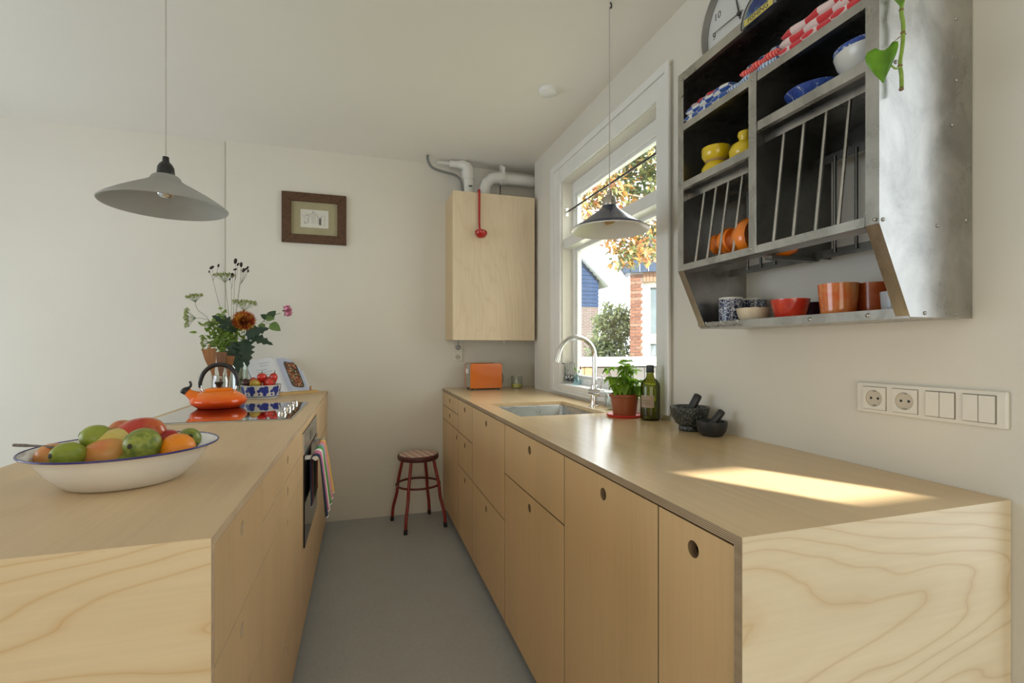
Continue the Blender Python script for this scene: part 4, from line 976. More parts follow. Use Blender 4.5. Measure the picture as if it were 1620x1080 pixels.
pepper('long red pepper lying at the front right of the printed bowl', 0.045, -0.055, 0.083, 0.019, 0.034, 1.3, 0.9, pep)
pepper('red and yellow pepper at the front of the printed bowl', -0.018, -0.062, 0.082, 0.020, 0.032, 1.35, -0.9, pep2)
pepper('dark purple pepper at the left of the printed bowl', -0.062, -0.040, 0.082, 0.020, 0.034, 1.25, -1.2, pep3)
pepper('red pepper behind the dark one in the printed bowl', -0.035, 0.010, 0.086, 0.020, 0.034, 1.2, -0.5, pep)
pepper('red pepper at the back of the heap in the printed bowl', 0.030, 0.040, 0.085, 0.021, 0.034, 1.1, 0.4, pep)
pepper('dark red pepper at the back left of the printed bowl', -0.055, 0.040, 0.080, 0.020, 0.032, 1.2, 2.0, pep3)
for k_, (dx, dy) in enumerate(((0.0, 0.0), (0.05, 0.0), (-0.03, -0.02))):
    pepper(('red pepper at the bottom of the bowl under the heap', 'red pepper low on the right inside the printed bowl', 'red pepper low on the left inside the printed bowl')[k_], dx, dy, 0.040, 0.024, 0.030, 1.5, k_ * 2.0, pep)
# ---- cookbook on a wooden stand
st = thing('book_stand', 'bamboo cookbook stand at the far end of the peninsula', 'book stand', (-0.462, 3.455, H), 0.70)
bam = two('bamboo', (0.58, 0.36, 0.12), (0.70, 0.47, 0.18), 14, 0.35, 0.65, rough=0.4, stretch=(0.5, 8, 8))
MB().box(-0.20, 0.20, -0.045, 0.012, 0.0, 0.016).build('ledge', bam, st, None, 0.002)
MB().box(-0.15, 0.15, 0.012, 0.10, 0.0, 0.010).build('foot', bam, st, None, 0.002)
tl = math.radians(34)
BT = Matrix.Translation((0, 0.004, 0.0165)) @ Matrix.Rotation(-tl, 4, 'X')
MB().box(-0.15, 0.15, 0.0245, 0.032, -0.004, 0.19, BT).build('back_rest', bam, st, None, 0.002)
for x_ in (-0.135, 0.150):
    MB().box(x_ - 0.006, x_ + 0.006, -0.030, -0.022, 0.010, 0.046).build('page_clip', plain('clip_wood', (0.42, 0.22, 0.10), 0.5), st, None, 0.002)
bk = thing('cookbook', 'open cookbook showing a tray of roast vegetables, resting on the stand', 'book', (-0.462, 3.455, H), 0.70)
paper = plain('page_paper', (0.80, 0.82, 0.88), 0.6, var=0.02)
def page_y(x_): return 0.014 - 0.020 * math.exp(-((abs(x_) - 0.045) / 0.045) ** 2) if abs(x_) > 0.0 else 0.014
for s_ in (-1, 1):
    vs_ = []; fs_ = []; nn = 14
    for j in range(nn + 1):
        x_ = s_ * 0.182 * j / nn; yy = page_y(x_) if j else 0.012
        for z, y2 in ((0.0, yy), (0.262, yy), (0.262, 0.0215), (0.0, 0.0215)): vs_.append((x_, y2, z))
    for j in range(nn):
        a_ = 4 * j
        for k in range(4): fs_.append((a_ + k, a_ + (k + 1) % 4, a_ + 4 + (k + 1) % 4, a_ + 4 + k) if s_ < 0 else (a_ + k, a_ + 4 + k, a_ + 4 + (k + 1) % 4, a_ + (k + 1) % 4))
    fs_.append((0, 1, 2, 3) if s_ > 0 else (3, 2, 1, 0)); fs_.append((4 * nn + 3, 4 * nn + 2, 4 * nn + 1, 4 * nn) if s_ > 0 else (4 * nn, 4 * nn + 1, 4 * nn + 2, 4 * nn + 3))
    MB().add(vs_, fs_, BT).build('page_block', paper, bk, 40)
MB().box(-0.187, 0.187, 0.0218, 0.0238, -0.001, 0.265, BT).build('cover', plain('book_cover', (0.30, 0.33, 0.36), 0.5), bk)
def page_patch(x0, x1, z0, z1, off, rad=0.0, n_=10):
    """A print that follows the curved page."""
    vs_ = []; fs_ = []
    for j in range(n_ + 1):
        x_ = x0 + (x1 - x0) * j / n_; e_ = min(x_ - x0, x1 - x_); ins = rad - math.sqrt(max(0, rad * rad - (rad - e_) ** 2)) if rad and e_ < rad else 0
        vs_ += [(x_, page_y(x_) - off, z0 + ins), (x_, page_y(x_) - off, z1 - ins)]
    for j in range(n_): fs_.append((2 * j, 2 * j + 2, 2 * j + 3, 2 * j + 1))
    return MB().add(vs_, fs_, BT)
MB_photo = plain('photo_background', (0.55, 0.60, 0.76), 0.6, var=0.02)
page_patch(0.012, 0.176, 0.004, 0.258, 0.0004, 0, 14).build('photo', MB_photo, bk)
page_patch(0.046, 0.152, 0.030, 0.232, 0.0008, 0.022, 20).build('baking_tray_print', plain('tray_print', (0.06, 0.075, 0.07), 0.5), bk)
m, nt, b = new_mat('roast_vegetable_print')
vo = N(nt, 'ShaderNodeTexVoronoi'); vo.inputs['Scale'].default_value = 110; L(nt, coords(nt), vo.inputs['Vector'])
sx_ = sep(nt, vo.outputs['Color'])
L(nt, ramp(nt, sx_[0], [(0, (0.30, 0.035, 0.02)), (0.25, (0.035, 0.06, 0.02)), (0.45, (0.42, 0.20, 0.06)), (0.6, (0.05, 0.05, 0.03)), (0.75, (0.55, 0.42, 0.25)), (0.87, (0.38, 0.06, 0.04))], 'CONSTANT'), b.inputs['Base Color'])
page_patch(0.055, 0.143, 0.040, 0.222, 0.0012, 0.018, 20).build('roast_vegetable_print', m, bk)
ink_g = plain('faint_ink', (0.45, 0.49, 0.56), 0.7)
for k in range(9):
    z = 0.226 - k * 0.019 - (0.01 if k > 1 else 0)
    page_patch(-0.140 if k > 1 else -0.11, -0.050 - 0.012 * (k % 3), z - 0.0020, z + 0.0020, 0.0004).build('text_line', ink_g, bk)
# ---- vase with flowers
vx, vy = -0.700, 3.27
vs0 = thing('flower_vase', 'tall clear glass vase with green stems in water behind the kettle', 'vase', (vx, vy, H))
MB().lathe([(0.044, 0), (0.047, 0.003), (0.048, 0.01), (0.048, 0.285), (0.046, 0.285), (0.045, 0.014), (0, 0.012)], 40, cap0=True).build('body', clear, vs0, 40)
MB().lathe([(0.0, 0.0125), (0.0445, 0.0135), (0.0445, 0.17), (0.0, 0.17)], 32).build('water', thin_glass('vase_water', (0.88, 0.93, 0.88), 0.15), vs0, 40)
vb = Vector((vx, vy, H)); OB = Vector((vx, vy, H + 0.30))
stem_g = plain('flower_stem', (0.085, 0.15, 0.025), 0.5, var=0.2, vscale=40); stem_br = plain('burnet_stem', (0.10, 0.085, 0.045), 0.6)
def fl_thing(name, label, cat, group=None): return thing(name, label, cat, tuple(vb + Vector((0, 0, 0.016))), 0, group)
def P(u, v, dy=0.0): return atY(u, v, vy + dy) - vb - Vector((0, 0, 0.016))
ri = random.Random(11)
def root(i): a_ = i * 2.4; return Vector((0.030 * math.cos(a_), 0.030 * math.sin(a_), 0.004 + 0.002 * i))
MOUTH = lambda i: Vector((0.034 * math.cos(i * 2.4 + 2.6), 0.034 * math.sin(i * 2.4 + 2.6), 0.268))
def stem(t_, i, pts_, r_=0.0022, mat=stem_g, name='stem'):
    path = smooth_path([root(i), MOUTH(i)] + pts_, 5); n_ = len(path)
    MB().tube(path, [r_ * (1.15 - 0.5 * k / n_) for k in range(n_)], 6).build(name, mat, t_, 60)
# chrysanthemum
t = fl_thing('chrysanthemum', 'large rust and yellow chrysanthemum at the centre of the bouquet', 'flower')
cc = P(386, 508, -0.06); stem(t, 0, [P(385, 545, -0.03), cc])
petal_r = plain('petal_rust', (0.36, 0.045, 0.02), 0.6, var=0.3, vscale=50); petal_y = plain('petal_gold', (0.62, 0.30, 0.03), 0.6, var=0.2, vscale=50)
mb = MB(); face = Vector((0.15, -0.85, 0.35)).normalized(); FM_ = look(face)
for k in range(260):
    ph = k * 2.39996; rr = math.sqrt((k + 0.5) / 260); el = 1.45 * rr
    d_ = Vector((math.cos(el), math.sin(el) * math.cos(ph), math.sin(el) * math.sin(ph)))
    d_ = (FM_.to_3x3() @ d_).normalized(); l_ = 0.050 + 0.026 * rr
    lv, lf = leaf_geo(l_, 0.0120, 0.5, -0.25, 3)
    mb.add(lv, lf, Matrix.Translation(cc - face * 0.016) @ look(d_, face), 1 if ri.random() < 0.45 else 0)
mb.build('petals', [petal_r, petal_y], t, 80)
MB().ell(cc - face * 0.014, (0.026, 0.026, 0.026), n=12, k=8).build('calyx', stem_g, t, 60)
# rose
t = fl_thing('rose', 'pink rose with dark green leaves reaching out to the right of the bouquet', 'flower')
rc = P(451, 492, -0.03); stem(t, 1, [P(392, 535, -0.03), P(420, 505, -0.03), P(444, 495, -0.03)], 0.0024)
pk = plain('rose_pink', (0.72, 0.28, 0.40), 0.55, var=0.12, vscale=30); lf_d = leafmat('rose_leaf_dark', (0.030, 0.075, 0.028), 0.2); lf_l = leafmat('rose_leaf_green', (0.13, 0.22, 0.055), 0.3)
mb = MB(); ax = Vector((1, -0.25, 0.12)).normalized(); AM = look(ax)
for ring_, (nr, rr, l_) in enumerate(((5, 0.014, 0.038), (6, 0.024, 0.041), (7, 0.034, 0.038))):
    for k in range(nr):
        a_ = 2 * PI * k / nr + ring_ * 0.5
        lv, lf = leaf_geo(l_, 0.036, -0.5, -0.12, 4, 0.2)
        o_ = Vector((0, math.cos(a_), math.sin(a_)))
        d_ = (Vector((1, 0, 0)) + o_ * (0.25 + 0.35 * ring_)).normalized()
        mb.add(lv, lf, Matrix.Translation(rc) @ AM @ Matrix.Translation(o_ * rr * 0.35) @ look(d_, -o_))
mb.build('petals', pk, t, 80)
mb = MB()
for k in range(6):
    a_ = 2 * PI * k / 6; o_ = Vector((0, math.cos(a_), math.sin(a_))); lv, lf = leaf_geo(0.040, 0.013, 0.2, 0.2, 4)
    mb.add(lv, lf, Matrix.Translation(rc - ax * 0.004) @ AM @ look((Vector((0.25, 0, 0)) + o_), (1, 0, 0)))
mb.build('sepals', lf_l, t, 80)
def leafp(t_, at_, d_, up, l_, w_, mat, fold=0.2, droop=0.2, lobes=0.0, seg=6, name='leaf'):
    lv, lf = leaf_geo(l_, w_, fold, droop, seg, 0.3, lobes)
    o_ = MB().add(lv, lf).build(name, mat, t_, 70); o_.matrix_local = Matrix.Translation(at_) @ look(d_, up); return o_
CF = Vector((0.2, -0.95, 0.25))
leafp(t, P(424, 503, -0.035), (0.7, -0.1, 0.75), CF, 0.062, 0.046, lf_d)
leafp(t, P(424, 504, -0.035), (-0.75, -0.1, 0.50), CF, 0.048, 0.036, lf_d)
leafp(t, P(420, 504, -0.04), (0.85, -0.2, 0.05), CF, 0.052, 0.036, lf_l)
leafp(t, P(413, 511, -0.04), (0.25, -0.2, -0.9), CF, 0.045, 0.040, lf_l)
leafp(t, P(427, 512, -0.04), (0.80, -0.2, -0.50), CF, 0.072, 0.058, lf_l)
MB().tube([P(417, 508, -0.035), P(427, 512, -0.04)], 0.0012, 5).build('petiole', stem_g, t, 60)
# dark lobed leaves (chrysanthemum foliage)
t = fl_thing('leafy_stem', 'stem of dark green lobed leaves hanging over the vase rim', 'foliage')
lobed = leafmat('lobed_leaf', (0.018, 0.045, 0.022), 0.12, 0.5)
stem(t, 2, [P(384, 560, -0.05), P(388, 528, -0.06)], 0.0026)
for u, v, d_, l_, w_ in ((388, 530, (0.9, -0.3, 0.35), 0.13, 0.085), (390, 530, (0.85, -0.3, -0.25), 0.15, 0.075), (388, 536, (0.15, -0.4, -0.9), 0.16, 0.10), (380, 540, (-0.35, -0.4, -0.85), 0.17, 0.11), (384, 545, (-0.1, -0.4, -0.9), 0.17, 0.10), (372, 515, (-0.8, -0.2, 0.45), 0.13, 0.075), (376, 520, (-0.7, -0.4, 0.15), 0.10, 0.07)):
    leafp(t, P(u, v, -0.055), d_, CF, l_, w_, lobed, 0.30, 0.30, 0.45, 11)
# light green filler leaves
t = fl_thing('leafy_stem', 'bright green bushy filler sprigs at the left of the bouquet', 'foliage')
fill_m = leafmat('filler_leaf', (0.17, 0.27, 0.035), 0.35); stem(t, 3, [P(360, 560, -0.02), P(352, 535, -0.03)], 0.0022)
mb = MB()
for k in range(330):
    c_ = P(ri.gauss(355, 14), ri.gauss(530, 14), ri.uniform(-0.07, 0.03)); lv, lf = leaf_geo(ri.uniform(0.022, 0.042), 0.015, 0.3, 0.2, 3)
    mb.add(lv, lf, Matrix.Translation(c_) @ look((ri.uniform(-1, 1), ri.uniform(-0.8, 0.2), ri.uniform(-0.6, 1)), (ri.uniform(-.5, .5), -0.7, ri.uniform(0, 1))))
for k in range(14):
    mb.tube([P(360, 562, -0.02), P(ri.gauss(350, 10), ri.gauss(545, 8), -0.03), P(ri.gauss(345, 14), ri.gauss(530, 10), ri.uniform(-.05, .02))], 0.0009, 4)
o = mb.build('foliage', fill_m, t, 80); o['kind'] = 'stuff'
# dill umbels
dill_m = plain('dill_green', (0.28, 0.33, 0.09), 0.7, var=0.25, vscale=60)
def umbel(label, i, pts_, tip, axis, rad, n_spokes, group='dill umbels in the bouquet'):
    t_ = fl_thing('dill_umbel', label, 'flower', group); stem(t_, i, pts_ + [tip], 0.0014)
    ax_ = Vector(axis).normalized(); A_ = look(ax_); mb_ = MB(); mh = MB()
    for k in range(n_spokes):
        a_ = k * 2.39996; rr = math.sqrt((k + 0.6) / n_spokes); d_ = A_.to_3x3() @ Vector((0.62 + 0.15 * (1 - rr), rr * math.cos(a_), rr * math.sin(a_)))
        e_ = tip + d_ * rad * ri.uniform(0.85, 1.08); mb_.tube([tip, tip + d_ * rad * 0.5 + ax_ * rad * 0.05, e_], 0.0006, 4, False)
        for j in range(7):
            o_ = Vector((ri.uniform(-1, 1), ri.uniform(-1, 1), ri.uniform(-1, 1))) * rad * 0.13
            mb_.tube([e_, e_ + o_ + ax_ * rad * 0.10], 0.0004, 3, False); mh.ell(e_ + o_ + ax_ * rad * 0.11, (0.0034, 0.0034, 0.0028), n=5, k=3)
    mb_.build('spokes', stem_g, t_, 60); h_ = mh.build('florets', dill_m, t_, 70); h_['kind'] = 'stuff'
umbel('dill umbel highest on the left, seen side-on', 4, [P(352, 545, 0.0), P(330, 505, 0.0), P(313, 490, 0.0)], P(309, 478, 0.0), (-0.15, -0.2, 1), 0.052, 20)
umbel('large dill umbel pointing left at the bouquet\'s edge', 5, [P(352, 548, -0.02), P(335, 512, -0.02), P(322, 504, -0.02)], P(310, 503, -0.02), (-1, -0.25, 0.0), 0.062, 26)
umbel('broad dill umbel above the chrysanthemum', 6, [P(380, 545, 0.02), P(384, 510, 0.03)], P(386, 492, 0.03), (0.1, -0.2, 1), 0.074, 30)
umbel('pale dill umbel high behind the dark burnet heads', 7, [P(368, 540, 0.03), P(360, 480, 0.05)], P(356, 447, 0.05), (0.0, -0.25, 1), 0.062, 20)
umbel('small dill umbel low on the left of the bouquet', 8, [P(356, 555, -0.02), P(335, 542, -0.03)], P(331, 541, -0.03), (-1, -0.2, -0.1), 0.045, 14)
umbel('small dill umbel in the middle left of the bouquet', 9, [P(354, 550, -0.03), P(338, 525, -0.04)], P(334, 518, -0.04), (-0.5, -0.3, 1), 0.040, 14)
# burnet: dark oval heads on wiry stems
bur = plain('burnet_head', (0.022, 0.012, 0.010), 0.8, bmp=0.5, bscale=300)
def burnet(label, i, heads, fork):
    t_ = fl_thing('burnet_sprig', label, 'flower', 'dark burnet sprigs in the bouquet'); f_ = P(*fork, 0.0)
    stem(t_, i, [P(368 + (fork[0] - 368) * 0.3, 520, 0.0), f_], 0.0013, stem_br)
    for u, v, s_, r_ in heads:
        e_ = P(u, v, 0.0); md = (f_ + e_) / 2 + Vector((0.004, 0, -0.004))
        MB().tube(smooth_path([f_, md, e_], 4), 0.0008, 5).build('twig', stem_br, t_, 60)
        MB().ell(e_, (0.0075 * s_, 0.0075 * s_, 0.0140 * s_), Matrix.Rotation(r_, 4, 'Y'), 10, 8).build('seed_head', bur, t_, 70)
burnet('burnet sprig with three dark heads leaning far left', 10, ((335, 423, 1.05, 0.9), (345.5, 420, 0.75, 0.2), (331, 429.5, 0.55, 0.0)), (337, 444))
burnet('burnet sprig with the two tallest dark heads', 11, ((372.5, 413, 1.25, 0.15), (376.5, 418, 0.8, 0.5), (372, 426, 0.8, 1.2)), (371, 445))
burnet('burnet sprig with one dark head, third from the tallest', 12, ((381.5, 418.5, 1.1, 0.05), (381.0, 427, 0.3, 0.0)), (379, 450))
burnet('burnet sprig with four small dark heads leaning right', 13, ((385, 427.5, 1.0, 0.2), (391.5, 423.5, 0.8, 0.5), (392.5, 428.5, 0.7, 0.1), (388, 426, 0.7, 0.3)), (380, 450))
burnet('burnet sprig with low dark heads near the wall step', 14, ((367.5, 435.5, 1.15, 0.05), (363.5, 441.5, 0.6, 0.1)), (366, 458))

# ---- fruit bowl
FBX, FBY = -0.512, 1.320
fb = thing('enamel_bowl', 'white enamel bowl with a blue rim full of fruit, on the near worktop', 'bowl', (FBX, FBY, H))
enw = plain('white_enamel', (0.76, 0.74, 0.69), 0.16, coat=0.5, var=0.03)
MB().lathe([(0.098, 0.0), (0.106, 0.002), (0.112, 0.006), (0.128, 0.020), (0.143, 0.038), (0.155, 0.058), (0.163, 0.072), (0.178, 0.0785), (0.178, 0.0800), (0.162, 0.0740), (0.153, 0.058), (0.141, 0.040), (0.126, 0.022), (0.108, 0.008), (0, 0.006)], 72, cap0=True).build('body', enw, fb, 60)
MB().tube([(0.179 * math.cos(2 * PI * i / 72), 0.179 * math.sin(2 * PI * i / 72), 0.0795) for i in range(72)], 0.0022, 8, closed=True).build('rim', plain('blue_enamel', (0.035, 0.025, 0.16), 0.2), fb, 60)
green_p = two('pear_green', (0.20, 0.26, 0.018), (0.34, 0.38, 0.05), 30, 0.35, 0.7, rough=0.4, detail=8)
green_d = two('pear_speckled', (0.11, 0.16, 0.016), (0.29, 0.33, 0.05), 70, 0.36, 0.64, rough=0.4, detail=8)
mango_m = two('mango_blush', (0.62, 0.19, 0.05), (0.66, 0.42, 0.12), 9, 0.38, 0.62, rough=0.32)
mango_y = two('mango_yellow', (0.60, 0.48, 0.12), (0.66, 0.56, 0.20), 14, rough=0.35)
mango_r = two('mango_red', (0.46, 0.03, 0.012), (0.66, 0.22, 0.04), 9, 0.42, 0.72, rough=0.25, coat=0.3)
apple_m = two('apple_red_yellow', (0.50, 0.07, 0.03), (0.60, 0.45, 0.10), 10, 0.4, 0.6, rough=0.3)
plum_m = plain('nectarine_red', (0.42, 0.018, 0.015), 0.28, var=0.3, vscale=14)
orange_m = plain('orange_peel', (0.86, 0.27, 0.008), 0.35, bmp=0.35, bscale=240, var=0.06)
dkst = plain('fruit_stalk', (0.035, 0.022, 0.012), 0.7)
def fruit(name, cat, label, c_, r_, axis, mat, kind='round', eye=True):
    base_ = Vector((c_[0], c_[1], c_[2] - r_[2]))
    t_ = thing(name, label, cat, tuple(base_), 0, 'fruit in the enamel bowl')
    A_ = look(axis) @ Matrix.Rotation(PI / 2, 4, 'Y')              # fruit axis (z) -> axis
    def shp(x, y, z):
        if kind == 'pear': k_ = 1.0 - 0.40 * max(0, -z) ** 1.3 + 0.03 * z; return x * k_, y * k_, z
        if kind == 'apple': d__ = 0.16 * math.exp(-(x * x + y * y) / 0.06); return x, y, z * (1 - d__)
        if kind == 'mango': return x * (1 + 0.10 * z), y * (0.92 + 0.06 * z), z + 0.08 * x * x
        return x, y, z
    off = Vector((0, 0, r_[2]))
    MB().ell(off, r_, A_, 28, 18, shp).build('flesh', mat, t_, 80)
    if eye:
        e_ = off + A_.to_3x3() @ Vector((0, 0, r_[2] * (0.97 if kind != 'apple' else 0.82)))
        mb_ = MB()
        if kind == 'pear':
            dd = A_.to_3x3() @ Vector((0, 0, 1))
            mb_.lathe([(0.0060, -0.002), (0.0055, 0.0012), (0.003, 0.0016), (0, 0.0016)], 10, Matrix.Translation(e_) @ Vector((0, 0, 1)).rotation_difference(dd).to_matrix().to_4x4())
        else:
            dd = A_.to_3x3() @ Vector((0.1, 0.1, 1)); mb_.tube([e_ - dd * 0.004, e_ + dd * 0.010], [0.002, 0.0016], 6)
        mb_.build('calyx' if kind == 'pear' else 'stalk', dkst, t_, 60)
    return t_
def fz(u, v, z): q = atZ(u, v, z); return (q.x, q.y, z)
toC = Vector((0.25, -1, 0.15))
fruit('pear', 'pear', 'green pear at the front left of the enamel bowl, blossom end forward', fz(112, 719, 0.994), (0.027, 0.027, 0.037), (-0.75, -1, 0.15), green_p, 'pear')
fruit('nectarine', 'nectarine', 'reddish nectarine at the left rim of the enamel bowl', fz(84, 723, 0.985), (0.032, 0.032, 0.031), (0, 0, 1), mango_m, 'apple', False)
fruit('mango', 'mango', 'large yellow and pink mango at the front of the enamel bowl', fz(167, 719, 0.985), (0.036, 0.037, 0.047), (1, -0.15, 0.0), mango_m, 'mango', False)
fruit('pear', 'pear', 'bright green pear standing out at the back left of the fruit heap', fz(157, 693, 1.018), (0.029, 0.029, 0.036), (-0.9, -0.3, 0.35), green_p, 'pear')
fruit('mango', 'mango', 'pale yellow mango in the middle of the fruit heap', fz(180, 702, 1.004), (0.034, 0.032, 0.048), (1, 0.3, 0.1), mango_y, 'mango', False)
fruit('pear', 'pear', 'speckled dark green pear facing forward at the front of the heap', fz(228, 703, 1.006), (0.037, 0.037, 0.042), (-0.30, -1, 0.10), green_d, 'pear')
fruit('mango', 'mango', 'red mango on top of the fruit heap', fz(223, 685, 1.022), (0.037, 0.037, 0.050), (1, 0.15, -0.1), mango_r, 'mango', False)
fruit('apple', 'apple', 'red and yellow apple at the back of the fruit heap', fz(196, 684, 1.022), (0.033, 0.033, 0.031), (0, 0.2, 1), apple_m, 'apple', False)
fruit('nectarine', 'nectarine', 'dark red nectarine between the red mango and the orange', fz(264, 697, 1.000), (0.029, 0.029, 0.028), (0, 0, 1), plum_m, 'apple', False)
fruit('orange', 'orange', 'orange at the right of the enamel bowl', fz(281, 709, 0.990), (0.036, 0.036, 0.034), (0, 0, 1), orange_m, 'round', False)
fruit('pear', 'pear', 'small green pear at the right rim of the enamel bowl', fz(299, 694, 1.002), (0.026, 0.026, 0.034), (0.35, -0.9, 0.30), green_d, 'pear')
# hidden lower fruit that carry the heap
for k_, (dx, dy, mt) in enumerate(((-0.03, 0.05, mango_y), (0.05, 0.02, apple_m), (-0.055, -0.005, mango_m), (0.02, -0.035, green_p))):
    fruit('apple', 'apple', ('apple hidden at the back under the fruit heap', 'apple hidden at the right under the fruit heap', 'apple hidden at the left under the fruit heap', 'apple hidden at the front under the fruit heap')[k_], (FBX + dx, FBY + dy, H + 0.040), (0.033, 0.033, 0.031), (0, 0, 1), mt, 'apple', False)
tg = thing('twig', 'thin grey twig lying across the left rim of the enamel bowl', 'twig', (FBX, FBY, H + 0.08))
q0 = atZ(22, 704, 1.008) - Vector((FBX, FBY, H + 0.08)); q1 = atZ(94, 708, 1.010) - Vector((FBX, FBY, H + 0.08)); q2 = atZ(128, 707, 1.003) - Vector((FBX, FBY, H + 0.08))
MB().tube(smooth_path([q0, (q0 + q1) / 2 + Vector((0, 0, 0.001)), q1, q2], 5), [0.0034] * 4 + [0.0026] * 12, 8).build('wood', plain('twig_bark', (0.13, 0.10, 0.075), 0.8, var=0.3, vscale=120), tg, 60)

# ================================================================== FAR WALL: PICTURE, BOILER CABINET, PIPES
pf = thing('framed_print', 'small line drawing with olive mat in a dark wooden frame on the far wall', 'picture', (-0.314, YF, 2.118))
fw, fh, fm = 0.209, 0.174, 0.060
frame_w = two('frame_wood', (0.060, 0.023, 0.008), (0.105, 0.044, 0.014), 20, 0.35, 0.65, rough=0.42, stretch=(3, 3, 3))
def rail(poly): MB().prism(poly, 0, 0.020, Matrix(((1, 0, 0, 0), (0, 0, -1, -0.001), (0, 1, 0, 0), (0, 0, 0, 1)))).build('frame_rail', frame_w, pf, None, 0.003)
rail([(-fw, fh), (fw, fh), (fw - fm, fh - fm), (-fw + fm, fh - fm)]); rail([(-fw, -fh), (fw, -fh), (fw - fm, -fh + fm), (-fw + fm, -fh + fm)])
rail([(-fw, -fh), (-fw, fh), (-fw + fm, fh - fm), (-fw + fm, -fh + fm)]); rail([(fw, -fh), (fw, fh), (fw - fm, fh - fm), (fw - fm, -fh + fm)])
MB().box(-fw + fm - 0.002, fw - fm + 0.002, -0.006, -0.002, -fh + fm - 0.002, fh - fm + 0.002).build('mat', plain('olive_mat', (0.36, 0.32, 0.19), 0.8), pf)
MB().box(-0.090, 0.090, -0.0072, -0.0062, -0.062, 0.062).build('paper', plain('drawing_paper', (0.66, 0.64, 0.57), 0.7), pf)
inkd = plain('drawing_ink', (0.10, 0.10, 0.10), 0.8)
mb = MB()
def ln(x0, z0, x1, z1, w_=0.0011):
    d_ = Vector((x1 - x0, 0, z1 - z0)); n_ = Vector((-d_.z, 0, d_.x)).normalized() * w_ * 0.5; y = -0.0076
    mb.add([(x0 + n_.x, y, z0 + n_.z), (x1 + n_.x, y, z1 + n_.z), (x1 - n_.x, y, z1 - n_.z), (x0 - n_.x, y, z0 - n_.z)], [(0, 1, 2, 3)])
rd = random.Random(3)
for rr in (0.034, 0.028):
    for k in range(12): a0, a1 = PI * k / 12, PI * (k + 1) / 12; ln(-0.008 + rr * math.cos(a0), 0.004 + rr * math.sin(a0), -0.008 + rr * math.cos(a1), 0.004 + rr * math.sin(a1))
    ln(-0.008 - rr, 0.004, -0.008 - rr, -0.034); ln(-0.008 + rr, 0.004, -0.008 + rr, -0.034)
for k in range(10): a0, a1 = 2 * PI * k / 10, 2 * PI * (k + 1) / 10; ln(-0.008 + 0.006 * math.cos(a0), 0.047 + 0.006 * math.sin(a0), -0.008 + 0.006 * math.cos(a1), 0.047 + 0.006 * math.sin(a1), 0.002)
for x in (-0.008, -0.018, 0.004): ln(x, -0.034, x, 0.025)
for k in range(26):
    x = rd.uniform(-0.078, -0.044); z = rd.uniform(-0.036, 0.026); ln(x, z, x + rd.uniform(-0.008, 0.010), z + rd.uniform(-0.010, 0.008), 0.0016)
for k in range(12): x = 0.030 + 0.001 * k; ln(x, -0.040, x, 0.018 - rd.uniform(0, 0.02), 0.0011)
ln(0.044, -0.04, 0.044, 0.022); ln(0.066, -0.042, 0.066, 0.024); ln(0.030, -0.040, 0.068, -0.043); ln(0.044, 0.022, 0.066, 0.024)
mb.build('drawing', inkd, pf)
# boiler cabinet
BX0, BX1, BYf, BZ0, BZ1 = 0.603, 1.205, 3.350, 1.276, 2.312
bc = thing('boiler_cabinet', 'tall birch plywood cabinet hiding the boiler, high on the far wall', 'cabinet', ((BX0 + BX1) / 2, YF, BZ0))
cx = (BX0 + BX1) / 2; bw = (BX1 - BX0) / 2; bh = BZ1 - BZ0; bd = YF - BYf
for xa_, xb_ in ((-bw, -bw + TH), (bw - TH, bw)):
    MB().box(xa_, xb_, -bd + TH + 0.001, -0.001, 0, bh).build('side_panel', plywood('birch_boiler_side', 'z', base=(0.68, 0.50, 0.28), rings=5, strength=0.3, seed=9.0), bc, None, 0.001)
MB().box(-bw, bw, -bd, -bd + TH, -0.001, bh + 0.002).build('front_panel', ply_boiler, bc, None, 0.0012)
MB().box(-bw + TH + 0.001, bw - TH - 0.001, -bd + TH + 0.002, -0.002, 0.04, bh - 0.03).build('boiler', plain('boiler_white', (0.6, 0.6, 0.6), 0.4), bc)
MB().tube([(0.13, -0.1, 0.05), (0.13, -0.1, -0.022)], 0.012, 12).build('drain_stub', plain('pvc_white', (0.74, 0.73, 0.69), 0.35, var=0.02), bc, 40)
# flues
pvc = MATS['pvc_white']
PY = 3.52
fl = thing('flue_pipe', 'white upright flue pipe with elbow on top of the boiler cabinet', 'pipe', (0.745, PY, BZ1 - 0.02))
q = Vector((0.745, PY, BZ1 - 0.02))
MB().tube([(0, 0, 0), (0, 0, 0.18)], 0.042, 28).build('pipe', pvc, fl, 40)
MB().tube([(0, 0, 0.165), (0, 0, 0.225)], 0.046, 28).build('socket', pvc, fl, 40)
MB().tube([(0, 0, 0.215), (0, 0, 0.235), (-0.010, 0, 0.262), (-0.034, 0.004, 0.272), (-0.066, 0.008, 0.272)], [0.0445, 0.0445, 0.040, 0.034, 0.030], 24).build('elbow', pvc, fl, 50)
MB().tube([(-0.060, 0.008, 0.272), (-0.135, 0.012, 0.272)], 0.026, 20).build('branch', pvc, fl, 40)
MB().tube([(-0.13, 0.012, 0.272), (-0.225, 0.012, 0.272)], 0.013, 14).build('thin_branch', pvc, fl, 40)
lb = MB().box(-0.004, 0.024, -0.0435, -0.0425, 0.10, 0.112); lb.build('printed_label', plain('pipe_ink', (0.12, 0.12, 0.12), 0.6), fl)
f2 = thing('flue_pipe', 'white flue pipe bending right into the wall above the boiler cabinet', 'pipe', (0.870, PY, BZ1 - 0.02))
zc_ = 0.205
